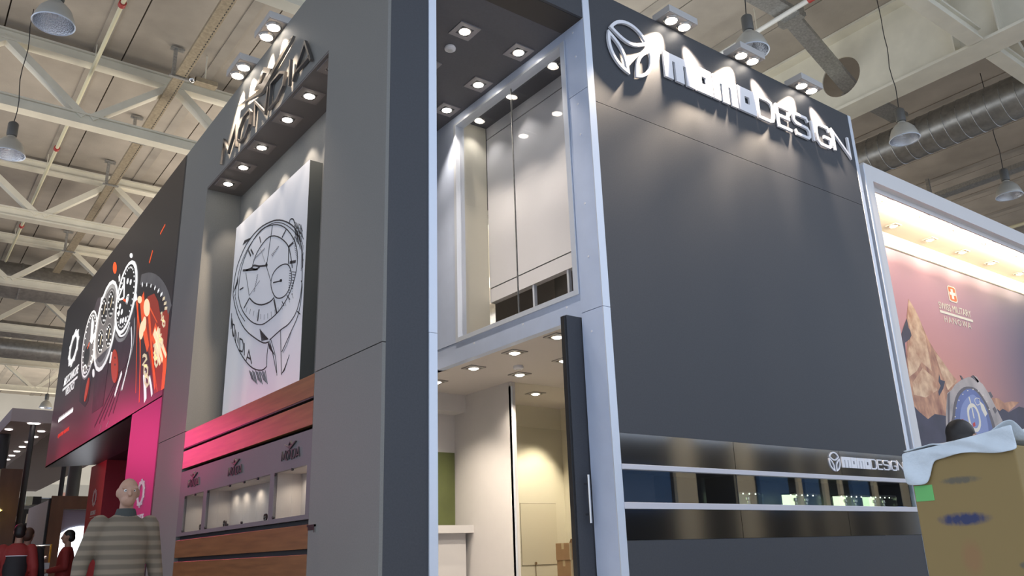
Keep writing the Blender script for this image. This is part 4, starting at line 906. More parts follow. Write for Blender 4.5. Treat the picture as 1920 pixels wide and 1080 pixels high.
# straps
bb.poly('strap', [(42, 810), (30, 985), (68, 1022), (88, 985), (112, 800)], d=.0022); bb.poly('strap', [(135, 780), (112, 1065), (185, 1015), (205, 860), (222, 730)], d=.0022); bb.poly('strap', [(268, 590), (258, 640), (285, 800), (330, 760), (372, 640), (398, 470), (395, 380), (330, 540)], d=.0022); bb.poly('strap', [(150, 310), (180, 300), (165, 400), (140, 420), (122, 400)], d=.0018)
bb.line('steel', [(392, 440), (385, 600), (340, 780), (300, 915)], .07, d=.0026, w1=.04); bb.line('white', [(370, 500), (372, 620), (345, 760), (308, 910)], .05, d=.0028); bb.line('white', [(308, 795), (285, 870), (262, 950)], .09, d=.0028)
for i in range(5): bb.line('strap', [(330 - i * 14, 790 + i * 10), (250 - i * 30, 1060 + i * 22)], .05, sm=False, d=.002)
bb.line('steel', [(225, 1110), (205, 1150)], .02, sm=False, d=.0028); bb.line('steel', [(175, 1140), (160, 1185)], .02, sm=False, d=.0028)
# watch faces
bb.poly('steel', ell(96, 616, 31, -228, 44, -6), d=.003); bb.poly('grey', ell(96, 612, 27, -205, 34, -6), d=.004)
bb.line('white', ell(96, 610, 29, -214, 40, -6), .035, True, d=.0046)
for i in range(28):
    th = 2 * PI * i / 28; bb.poly('white', [(96 + 25 * math.cos(th) + 32 * math.sin(th) + a_, 610 - 188 * math.cos(th) - 5 * math.sin(th) + b_) for a_, b_ in ((-2.5, -5), (2.5, -5), (2.5, 5), (-2.5, 5))], d=.005)
bb.poly('dark', ell(80, 690, 8, -70, 18, 0), d=.0045); bb.poly('white', [(100, 590), (140, 520), (146, 535), (112, 610)], d=.0052); bb.poly('white', [(110, 480), (118, 430), (128, 470), (120, 560), (104, 590)], d=.005)
bb.line('white', ell(68, 775, 3, -26, 10, 0), .03, True, d=.0052); bb.line('orangered', [(85, 640), (98, 600)], .04, sm=False, d=.0054); bb.poly('white', ell(123, 800, 0, 28, 7, 0), d=.004)
bb.poly('white', ell(205, 492, 46, -300, 66, -6), d=.0056); bb.poly('steel', ell(206, 490, 43, -275, 58, -6), d=.0062); bb.poly('grey', ell(206, 488, 40, -245, 50, -6), d=.0066)
for c_, w_, h_ in (((195, 395), 21, 90), ((240, 350), 21, 90), ((172, 595), 20, 78), ((225, 555), 20, 78)):
    bb.poly('dark', ell(c_[0], c_[1], 5, -h_, w_, -3), d=.0072); bb.line('steel', ell(c_[0], c_[1], 5, -h_, w_, -3), .02, True, d=.0076)
    for i in range(9):
        th = 2 * PI * i / 9; bb.poly('white', [(c_[0] + w_ * .7 * math.sin(th) + a_, c_[1] - h_ * .72 * math.cos(th) + b_) for a_, b_ in ((-2.5, -6), (2.5, -6), (2.5, 6), (-2.5, 6))], d=.008)
    bb.line('yellow', [(c_[0] - 4, c_[1] + 20), (c_[0] + 9, c_[1] - 45)], .03, sm=False, d=.008)
bb.poly('white', [(175, 310), (183, 300), (178, 350), (168, 358)], d=.004); bb.poly('white', [(240, 660), (247, 665), (235, 735), (226, 735)], d=.004)
bb.poly('white', ell(338, 305, 40, -242, 62, -8), d=.0086); bb.poly('dark', ell(338, 305, 34, -218, 52, -8), d=.0092)
bb.line('steel', [(268, 545), (290, 585), (330, 570), (362, 500)], .06, d=.0084); bb.line('white', [(278, 520), (300, 558), (335, 540), (362, 470)], .03, d=.0088)
for i in range(30):
    th = 2 * PI * i / 30; bb.poly('white', [(338 + 30 * math.cos(th) + 46 * math.sin(th) + a_, 305 - 196 * math.cos(th) - 8 * math.sin(th) + b_) for a_, b_ in ((-2.6, -6), (2.6, -6), (2.6, 6), (-2.6, 6))], d=.0098)
bb.poly('white', [(285, 310), (322, 215), (325, 175), (333, 175), (330, 300), (325, 318), (292, 328)], d=.010); bb.poly('dark', [(297, 305), (322, 240), (322, 302), (300, 315)], d=.0106)
for c_ in ((350, 200), (345, 320), (370, 205), (312, 400), (300, 365), (292, 410), (337, 450), (320, 455), (305, 460)): bb.poly('white', ell(c_[0], c_[1], 3, -20, 6, 0, 10), d=.0104)
bb.line('white', [(340, 345), (345, 300), (358, 290), (352, 330), (345, 350)], .03, d=.0104); bb.line('orangered', [(322, 320), (340, 330)], .04, sm=False, d=.0106)
bb.poly('white', ell(370, 32, 0, -16, 9, 0), d=.004); bb.poly('white', [(382, 300), (405, 280), (410, 320), (392, 335)], d=.004)
bb.poly('white', [(288, 170), (296, 150), (298, 190), (290, 205)], d=.003)
bb.poly('redtab', ell(82, 908, -14, 78, 8, 2), d=.011); bb.poly('redtab', ell(264, 755, 0, 110, 22, 0), d=.011); bb.poly('dark', ell(268, 700, 0, 8, 3, 0, 8), d=.0116); bb.poly('dark', ell(268, 745, 0, 8, 3, 0, 8), d=.0116)
# numbers on the speedometer, drawn with strokes
SEG = {'2': [[(0, .8), (.3, 1), (.8, .95), (.9, .65), (0, 0), (1, 0)]], '0': [[(.5, 1), (.1, .8), (.05, .3), (.5, 0), (.9, .3), (.95, .8), (.5, 1)]], '1': [[(.2, .8), (.6, 1), (.6, 0)]], '8': [[(.5, .52), (.1, .75), (.5, 1), (.9, .75), (.5, .52), (.05, .25), (.5, 0), (.95, .25), (.5, .52)]], '6': [[(.85, .95), (.3, .8), (.05, .3), (.5, 0), (.95, .25), (.5, .5), (.1, .3)]], '4': [[(.75, 0), (.75, 1), (0, .35), (1, .35)]]}
def num(s_, x, y, w, h, sl_, key, t):
    for i, ch in enumerate(s_):
        for q in SEG[ch]: bb.line(key, [(x + a_ * w * .9 + i * w * sl_[0] + 0, y + i * sl_[1] - b_ * h + a_ * 8) for a_, b_ in q], t, sm=False, d=.005)
num('200', 446, 745, 30, 66, (.22, 68), 'yellow', .045); num('180', 512, 668, 24, 58, (.25, 42), 'yellow', .04); num('160', 545, 560, 22, 50, (.3, 30), 'yellow', .035); num('140', 560, 440, 20, 40, (.35, 26), 'yellow', .03)
bb.done({'deep': ('print_glow', E_DOR), 'grey': ('print_dials', E_GR), 'white': ('print_highlights', E_W), 'yellow': ('print_numbers', E_YEL), 'orange': ('print_light_streaks', E_OR), 'hot': ('print_hot_streaks', E_HOT), 'strap': ('print_straps', E_STRAP), 'steel': ('print_cases', E_MID), 'dark': ('print_subdials', E_DK), 'orangered': ('print_hands', E_OR), 'redtab': ('print_red_straps', E_REDT)}, bf)
# toothed ring emblem and lettering
def gear_ring(cy_, cz_, ry_, rz_, w, x, parent, m):
    mb = MB(); f = lambda u, v, d: (x - d, u, v); n = 32
    mb.stroke([(cy_ - ry_ * math.sin(2 * PI * i / n), cz_ + rz_ * math.cos(2 * PI * i / n)) for i in range(n)], w, f, 0, .012, True)
    for i in range(10):
        th = 2 * PI * i / 10; u = cy_ - (ry_ + w * .55) * math.sin(th); v = cz_ + (rz_ + w * .55) * math.cos(th)
        mb.prism([(u - w * .35, v - w * .3), (u + w * .35, v - w * .3), (u + w * .35, v + w * .3), (u - w * .35, v + w * .3)], f, 0, .012)
    return mb.build('ring_emblem', m, parent)
gc = on_x(138, 653, 0)
b2 = Art('x', -.001, crop(100, 600, 4.69))
tp = b2.p((200, 110)); bt = b2.p((160, 385)); lf = b2.p((148, 260)); rt = b2.p((215, 235))
gear_ring((tp[0] + bt[0]) / 2, (tp[1] + bt[1]) / 2, abs(lf[0] - rt[0]) / 2 * .88, (tp[1] - bt[1]) / 2 * .9, .12, -.001, bf, E_W)
def txt_on_x(body, q0, q1, qh, m, par, bold=0, art=b2, sp=1.0):
    p0, p1, ph = art.p(q0), art.p(q1), art.p(qh)
    return text_mesh('print_lettering', body, 1, m, lambda u, v, d: (-.001 - d, p0[0] - u, p0[1] + v), par, w=abs(p1[0] - p0[0]), h=abs(ph[1] - p0[1]), d1=.004, bold=bold, spacing=sp)
txt_on_x('MECCANICHE', (92, 585), (218, 455), (92, 520), E_W, bf, .012); txt_on_x('VELOCI', (103, 672), (178, 605), (103, 615), E_W, bf, .012)
b2.line('w', [(82, 618), (212, 502)], .05, sm=False, d=.004)
for i in range(13): b2.line('w', [(46 + i * 10, 895 - i * 7.6), (54 + i * 10, 862 - i * 7.2)], .08, sm=False, d=.004)
b2.line('w', [(46, 890), (172, 795)], .055, sm=False, d=.004)
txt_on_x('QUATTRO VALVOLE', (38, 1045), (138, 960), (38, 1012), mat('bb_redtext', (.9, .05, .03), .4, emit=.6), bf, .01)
b2.done({'w': ('print_small_line', E_W)}, bf)
# emblem and words on the red pillar and on the magenta panel
M_LOGOW = mat('logo_white', (.85, .83, .82), .5)
def logo_small(x, yc, zc, s_, par):
    gear_ring(yc, zc, s_, s_, s_ * .34, x - .002, par, M_LOGOW)
    text_mesh('print_lettering', 'MECCANICHE', 1, M_LOGOW, lambda u, v, d: (x - d, yc + s_ * 1.7 - u, zc - s_ * 2.5 + v), par, w=s_ * 3.4, h=s_ * .62, d1=.004, bold=.01)
    bx(x - .004, x, yc - s_ * 1.9, yc + s_ * 1.9, zc - s_ * 2.85, zc - s_ * 2.75).build('print_rule', M_LOGOW, par)
    text_mesh('print_lettering', 'VELOCI', 1, M_LOGOW, lambda u, v, d: (x - d, yc + s_ * 1.0 - u, zc - s_ * 3.7 + v), par, w=s_ * 2.0, h=s_ * .62, d1=.004, bold=.01)
lp = on_x(178, 933, .84); logo_small(.838, lp.y, lp.z, .14, Mv)
lp = on_x(265, 925, 0); logo_small(-.001, lp.y, lp.z, .145, Mv)

# ================================================================== FAR STANDS at lower left
cp = thing('canopy', 'long grey canopy slab with rows of small lamps beyond the billboard', 'canopy', (0, 0, 0))
M_CAN = mat('canopy_grey', (.40, .36, .38), .6)
bx(-.64, 2.6, 16.75, 36, 4.4, 4.70).build('slab', M_CAN, cp)
bx(.4, 2.6, 17.7, 35, 4.39, 4.4).build('inner_recess', mat('canopy_in', (.26, .22, .23), .6), cp)
dd = MB().lathe([(.08, 0), (.08, -.012), (.055, -.02), (.0005, -.022)], n=12).mesh('canopy_lamp', M_LAMPS, True)
W_ = ('one', 'two', 'three', 'four', 'five', 'six', 'seven', 'eight', 'nine')
for x, y, lab in [(-.20, 16.86, 'canopy lamp at the near corner, left of a pair'), (-.10, 16.86, 'canopy lamp at the near corner, right of a pair')] + [(-.52, 18.05 + 1.02 * k, 'small canopy lamp in the left row, row place %s from the near corner' % W_[k]) for k in range(6)] + [(.18, 18.07 + 1.056 * k, 'small canopy lamp in the right row, row place %s from the near corner' % W_[k]) for k in range(9)]:
    o = bpy.data.objects.new('canopy_lamp', dd); COL.objects.link(o); o.location = (x, y, 4.398); tag(o, lab, 'downlight', 'lamps under the far canopy')
for (x, y, r, z1, lab) in ((-.50, 19.0, .14, 4.4, 'thick black post carrying the far canopy'), (-.13, 17.1, .062, 4.39, 'thin black pole in front of the far canopy'), (.84, 18.4, .055, 4.39, 'thin black pole just below the billboard corner'), (1.30, 19.6, .16, 4.39, 'thick grey post below the billboard corner')):
    t = thing('post', lab, 'post', (x, y, 0)); MB().tube((0, 0, .02), (0, 0, z1), r, 12).build('shaft', M_BLACK if 'black' in lab else mat('post_grey', (.10, .10, .09), .5), t, True); MB().tube((0, 0, 0), (0, 0, .03), r * 1.8, 12).build('foot', M_BLACK, t)
t = thing('partition', 'tall brown wood partition at the left picture edge', 'partition', (0, 15.5, 0))
bx(-.78, -.385, 0, .12, 0, 3.2).build('board', M_BROWNP, t); bx(-2.4, -.78, .12, 1.6, 0, 3.2).build('side_board', mat('side_cream', (.5, .47, .32), .6), t)
lt = spot_proto('wall_lamp', 'small yellow lamp glowing at the left picture edge', 'lamp', (-.74, 15.2, 2.33), .1, .03, emis('yellow_lamp', (1, .8, .15), 8), 0, (0, 0, -1), 1, 1)
light('glow', 'POINT', (0, -.05, 0), (0, -1, 0), 4, (1, .75, .15), lt, shadow_soft_size=.03)
bx(-.03, .01, -.02, .3, -.0, .03).build('arm', M_BLACK, lt)
t = thing('partition', 'white slanted wall panel behind the people in red jackets', 'partition', (.5, 0, 0))
bx(0, .08, 17.6, 20.8, 0, 2.72).build('board', M_WHITE, t); bx(-.02, .1, 17.5, 17.6, 0, 2.75).build('end_post', M_BLACK, t)
t = thing('partition', 'brown partition framing a bright curved display screen', 'partition', (0, 17.4, 0))
MB().box(.52, .80, 0, .1, 0, 2.80).box(.80, 2.6, 0, .1, 2.50, 2.80).build('board', M_BROWNP, t)
bx(.80, 2.6, .3, .36, 0, 2.5).build('back_board', mat('haze_blue', (.30, .31, .40), .5), t)
arch = MB(); f = lambda u, v, d: (u, .3 - d, v)
arch.prism([(.80, 1.1), (.80, 1.80), (.84, 1.95), (1.02, 2.07), (1.25, 2.12), (1.6, 2.11), (1.9, 2.0), (1.95, 1.0), (1.5, 1.1), (1.1, 1.2)], f, 0, .02); arch.build('lit_screen', emis('screen', (.88, .94, 1), 3.0), t)
t = thing('sign_board', 'dark sign board with a pale emblem behind the thin black pole', 'sign', (0, 24, 0))
bx(.55, 1.06, 0, .1, 0, 2.9).build('board', mat('board_dark', (.035, .035, .035), .6), t)
MB().stroke([(.70 + .09 * math.cos(a_ * PI / 8), 2.62 + .14 * math.sin(a_ * PI / 8)) for a_ in range(3, 14)], .035, lambda u, v, d: (u, -d, v), 0, .01).build('emblem', M_PW, t)
MB().stroke([(.88, 2.5), (.89, 2.75), (.95, 2.76)], .04, lambda u, v, d: (u, -d, v), 0, .01).build('emblem', M_PW, t)
t = thing('ceiling_box', 'dark box with a pale front hanging over the dark sign board', 'sign', (0, 26, 0))
bx(1.23, 1.48, 0, .6, 3.18, 3.43).build('box_body', M_BLACK, t); bx(1.04, 1.23, -.01, .6, 3.18, 3.43).build('lit_front', mat('pale_lit', (.6, .62, .48), .5), t)
t = thing('ceiling_box', 'small reddish lit box above the brown partition', 'sign', (0, 26, 0))
bx(2.07, 2.31, 0, .4, 3.40, 3.57).build('box_body', mat('pale_pink', (.75, .45, .36), .5, emit=.3), t)
t = thing('showcase_table', 'low glass showcase with glittering contents beside the red jackets', 'showcase', (-.21, 13.0, 0))
bx(-.15, .17, -.16, .16, 0, 1.24).build('plinth', M_WHITE, t); bx(-.15, .17, -.16, .16, 1.55, 1.57).build('lid', M_GALV, t)
MB().box(-.15, .17, -.16, -.15, 1.24, 1.55).box(-.15, -.14, -.15, .16, 1.24, 1.55).build('glass_walls', M_GLASS, t); bx(.14, .17, -.17, -.16, 1.24, 1.57).build('gold_post', mat('gold', (.8, .42, .06), .3, .6), t)
for i in range(6): MB().ball((-.1 + i * .042, -.06 + .03 * (i % 2), 1.27 + .035 * (i % 3)), .028, n=8, m=6).build('ornament', mat('glitter', (.85, .8, .85), .15, .6), t)
light('case_light', 'POINT', (.0, -.05, 1.5), (0, 0, 0), 6, (1, .9, .8), t, shadow_soft_size=.02)

# ================================================================== PEOPLE
def bake(o, voxel, smooth=4):
    r = o.modifiers.new('r', 'REMESH'); r.mode = 'VOXEL'; r.voxel_size = voxel
    s_ = o.modifiers.new('s', 'SMOOTH'); s_.factor = .5; s_.iterations = smooth
    dg = bpy.context.evaluated_depsgraph_get(); me = bpy.data.meshes.new_from_object(o.evaluated_get(dg)); ms = list(o.data.materials)
    o.modifiers.clear(); o.data = me; me.materials.clear()
    for m in ms: me.materials.append(m)
    me.shade_smooth()
def stripe_mat(name, c1, c2, sc):
    m = bpy.data.materials.new(name); m.use_nodes = True; nt = m.node_tree; N = nt.nodes; L = nt.links; b = N['Principled BSDF']; b.inputs['Roughness'].default_value = .9
    tc = N.new('ShaderNodeTexCoord'); wv = N.new('ShaderNodeTexWave'); wv.bands_direction = 'Z'; wv.inputs['Scale'].default_value = sc; wv.inputs['Distortion'].default_value = .6; wv.inputs['Detail'].default_value = 2
    r = N.new('ShaderNodeValToRGB'); r.color_ramp.elements[0].color = (*c1, 1); r.color_ramp.elements[1].color = (*c2, 1); r.color_ramp.elements[0].position = .25; r.color_ramp.elements[1].position = .7
    L.new(tc.outputs['Object'], wv.inputs['Vector']); L.new(wv.outputs['Fac'], r.inputs[0]); L.new(r.outputs[0], b.inputs['Base Color']); return m
def person(label, loc, rz, H, arms, legs, top_m, leg_m, hair_m, bald=False, back_m=None, vox=.010, group=None, head_turn=0.0, collar=None, stripe=False):
    t = thing('person', label, 'person', loc, group, rz); k = H / 1.75
    v = lambda x, y, z: Vector((x * k, y * k, z * k))
    body = MB(); ca, sa = math.cos(head_turn), math.sin(head_turn)
    hv = lambda x, y, z: v(x * ca - y * sa, x * sa + y * ca, z)
    body.ball(hv(0, -.005, 1.645), .074 * k, .092 * k, .105 * k, 20, 14); body.ball(hv(0, -.035, 1.585), .055 * k, .06 * k, .06 * k, 16, 10)
    body.capsule(hv(0, -.088, 1.655), hv(0, -.108, 1.618), .011 * k, .017 * k, 8)                # nose
    for s_ in (-1, 1): body.ball(hv(s_ * .076, .005, 1.635), .012 * k, .022 * k, .034 * k, 8, 6)  # ears
    body.capsule(hv(-.022, -.086, 1.583), hv(.022, -.086, 1.583), .0085 * k, .0085 * k, 8)        # lips
    body.capsule(hv(-.05, -.078, 1.672), hv(.05, -.078, 1.672), .012 * k, .012 * k, 8)            # brow
    body.capsule(v(0, .015, 1.40), hv(0, .0, 1.57), .058 * k, .05 * k)
    body.loft([(v(0, 0, .90), .13 * k, .10 * k), (v(0, 0, 1.1), .13 * k, .095 * k), (v(0, 0, 1.3), .16 * k, .105 * k), (v(0, .005, 1.41), .13 * k, .08 * k)])
    for s_, (el, wr) in zip((-1, 1), arms):
        sh = v(s_ * .185, .0, 1.405); e = v(*el); w = v(*wr)
        body.capsule(sh, e, .045 * k, .035 * k); body.capsule(e, w, .036 * k, .026 * k)
        dr_ = (w - e).normalized(); side = dr_.cross(Vector((0, 1, 0))); side = side.normalized() if side.length > .1 else Vector((1, 0, 0)); fw = side.cross(dr_)
        palm = w + dr_ * .075 * k; body.capsule(w + dr_ * .02 * k, palm, .026 * k, .032 * k)
        curl = (Vector((0, 0, -.35)) + Vector((-s_ * .3, -.2, 0)))
        for fi, (off, ln) in enumerate(((-.03, .068), (-.010, .078), (.010, .074), (.03, .056))):
            b0 = palm + fw * off * k; b1 = b0 + (dr_ + curl * .25).normalized() * ln * .5 * k; b2_ = b1 + (dr_ + curl * .7).normalized() * ln * .5 * k
            body.capsule(b0, b1, .0098 * k, .009 * k, 8); body.capsule(b1, b2_, .009 * k, .0078 * k, 8)
        b0 = w + dr_ * .035 * k - fw * .026 * k; body.capsule(b0, b0 + (dr_ * .7 - fw * .7).normalized() * .055 * k, .0115 * k, .009 * k, 8)
    for s_, (kn, an) in zip((-1, 1), legs):
        hp = v(s_ * .09, 0, .92); kk = v(*kn); aa = v(*an); body.capsule(hp, kk, .075 * k, .052 * k); body.capsule(kk, aa, .05 * k, .036 * k)
        body.capsule(aa, aa + v(0, -.12, -.05), .036 * k, .028 * k)
    bo = body.build('body', M_SKIN, t); bake(bo, vox, 3)
    for s_ in (-1, 1):
        ev = hv(s_ * .031, -.079, 1.648); MB().ball(ev, .0125 * k, n=10, m=8).build('eye', mat('eye_white', (.75, .73, .70), .3), t, True)
        MB().ball(hv(s_ * .031, -.0885, 1.648), .0055 * k, n=8, m=6).build('iris', M_BLACK, t, True)
    hr = MB()
    if not bald:
        hr.ball(hv(0, .012, 1.675), .083 * k, .095 * k, .088 * k, 18, 12); hr.ball(hv(0, .04, 1.62), .078 * k, .072 * k, .075 * k, 16, 10)
    else:
        hr.ball(hv(0, .045, 1.635), .079 * k, .062 * k, .062 * k, 16, 10)
    hb_ = hr.build('hair', hair_m, t); bake(hb_, .012, 3)
    tp = MB()
    tp.loft([(v(0, 0, .93), .175 * k, .135 * k), (v(0, 0, 1.0), .185 * k, .14 * k), (v(0, 0, 1.15), .18 * k, .135 * k), (v(0, 0, 1.28), .195 * k, .135 * k), (v(0, 0, 1.38), .185 * k, .115 * k), (v(0, .005, 1.44), .12 * k, .09 * k), (v(0, .01, 1.475), .075 * k, .07 * k)])
    for s_, (el, wr) in zip((-1, 1), arms):
        sh = v(s_ * .185, 0, 1.395); e = v(*el); w = v(*wr); tp.capsule(sh, e, .076 * k, .062 * k); tp.capsule(e, w + (e - w) * .08, .062 * k, .046 * k)
    tb = tp.build('jacket' if back_m else 'sweater', top_m, t); bake(tb, .014, 4)
    if back_m:
        bk = MB().loft([(v(0, .03, .97), .165 * k, .125 * k), (v(0, .03, 1.15), .165 * k, .12 * k), (v(0, .03, 1.29), .16 * k, .118 * k)]); o = bk.build('back_panel', back_m, t, True)
        ln = MB().loft([(v(0, .028, 1.288), .164 * k, .122 * k), (v(0, .028, 1.30), .164 * k, .122 * k)]); ln.build('piping', M_SIGNW, t, True)
    if collar:
        MB().loft([(v(0, .005, 1.45), .085 * k, .080 * k), (v(0, 0, 1.49), .074 * k, .074 * k), (v(0, .005, 1.515), .066 * k, .068 * k)]).build('scarf', collar, t, True)
    lg = MB(); lg.loft([(v(0, 0, .86), .165 * k, .13 * k), (v(0, 0, .97), .16 * k, .125 * k), (v(0, 0, 1.02), .15 * k, .115 * k)])
    for s_, (kn, an) in zip((-1, 1), legs):
        hp = v(s_ * .09, 0, .90); kk = v(*kn); aa = v(*an); lg.capsule(hp, kk, .098 * k, .075 * k); lg.capsule(kk, aa + v(0, 0, .02), .075 * k, .062 * k)
    lo = lg.build('trousers', leg_m, t); bake(lo, .015, 4)
    for s_, (kn, an) in zip((-1, 1), legs):
        aa = v(*an); sh_ = MB().loft([((aa.x, aa.y - .05 * k, 0), .048 * k, .135 * k), ((aa.x, aa.y - .05 * k, .03 * k), .052 * k, .14 * k), ((aa.x, aa.y - .035 * k, .07 * k), .045 * k, .11 * k), ((aa.x, aa.y + .01 * k, .11 * k), .042 * k, .05 * k)])
        sh_.build('shoe', M_BLACK, t, True)
    return t
stand_arms = (((-.25, .03, 1.13), (-.27, -.04, .88)), ((.25, .03, 1.13), (.27, -.06, .88)))
stand_legs = (((-.10, -.01, .49), (-.10, .02, .08)), ((.10, -.01, .49), (.10, .02, .08)))
walk_legs = (((-.095, -.12, .50), (-.095, -.10, .08)), ((.095, .02, .49), (.095, .14, .10)))
M_SWEAT = stripe_mat('sweater', (.26, .205, .145), (.165, .132, .095), 4.5)
M_JEANS = mat('jeans', (.030, .042, .075), .85, noise=.3, scale=14); M_REDJ = mat('red_jacket', (.33, .035, .03), .7); M_DKJ = mat('dark_jacket', (.028, .026, .028), .7); M_TROU = mat('dark_trousers', (.022, .02, .02), .8)
walk_arms = (((-.27, .05, 1.12), (-.31, -.03, .88)), ((.26, .04, 1.12), (.30, -.02, .86)))
person('man in a striped taupe sweater and jeans walking past the grey booth', (-1.215, 1.92, 0), .05, 1.75, walk_arms, walk_legs, M_SWEAT, M_JEANS, M_HAIRB, bald=True, vox=.007, collar=mat('scarf', (.06, .065, .06), .9), head_turn=-.12)
bgt = thing('carrier_bag', 'pale blue bag held low by the man in the sweater', 'bag', (-.90, 1.86, .40))
MB().loft([((0, 0, 0), .10, .04), ((0, 0, .12), .125, .055), ((0, 0, .26), .11, .04), ((0, 0, .33), .05, .018)]).build('bag_body', mat('bag_blue', (.32, .44, .58), .4), bgt, True)
MB().path([(-.03, 0, .32), (-.03, 0, .38), (0, 0, .41), (.03, 0, .38), (.03, 0, .32)], .008, 8).build('bag_handle', mat('bag_white', (.6, .66, .7), .4), bgt, True)
box_arms = (((-.24, .03, 1.14), (-.09, -.22, 1.02)), ((.24, .03, 1.14), (.09, -.22, 1.02)))
hold_arms = (((-.24, .02, 1.14), (-.10, -.24, 1.10)), ((.24, .02, 1.14), (.10, -.24, 1.08)))
person('man in a red jacket standing before the bright screen, seen from the side', (-.05, 11.22, 0), -PI / 2 - .25, 1.75, hold_arms, stand_legs, M_REDJ, M_TROU, M_HAIR, vox=.012)
person('man in a red and black jacket seen from behind at the left edge', (-.97, 9.78, 0), PI - .12, 1.78, stand_arms, stand_legs, M_REDJ, M_TROU, M_HAIR, back_m=M_DKJ, vox=.012)
person('person with brown hair half hidden by the red and black jacket', (-.80, 10.15, 0), PI - .5, 1.74, stand_arms, stand_legs, M_DKJ, M_TROU, M_HAIRB, vox=.012)
push_arms = (((-.27, -.10, 1.16), (-.20, -.36, 1.08)), ((.27, -.10, 1.16), (.20, -.36, 1.08)))
person('dark haired person hidden behind the wrapped carton, only the head showing', (2.73, -2.74, 0), PI / 2, 1.80, box_arms, stand_legs, mat('blue_shirt', (.07, .09, .16), .8), M_TROU, M_HAIR, vox=.012)

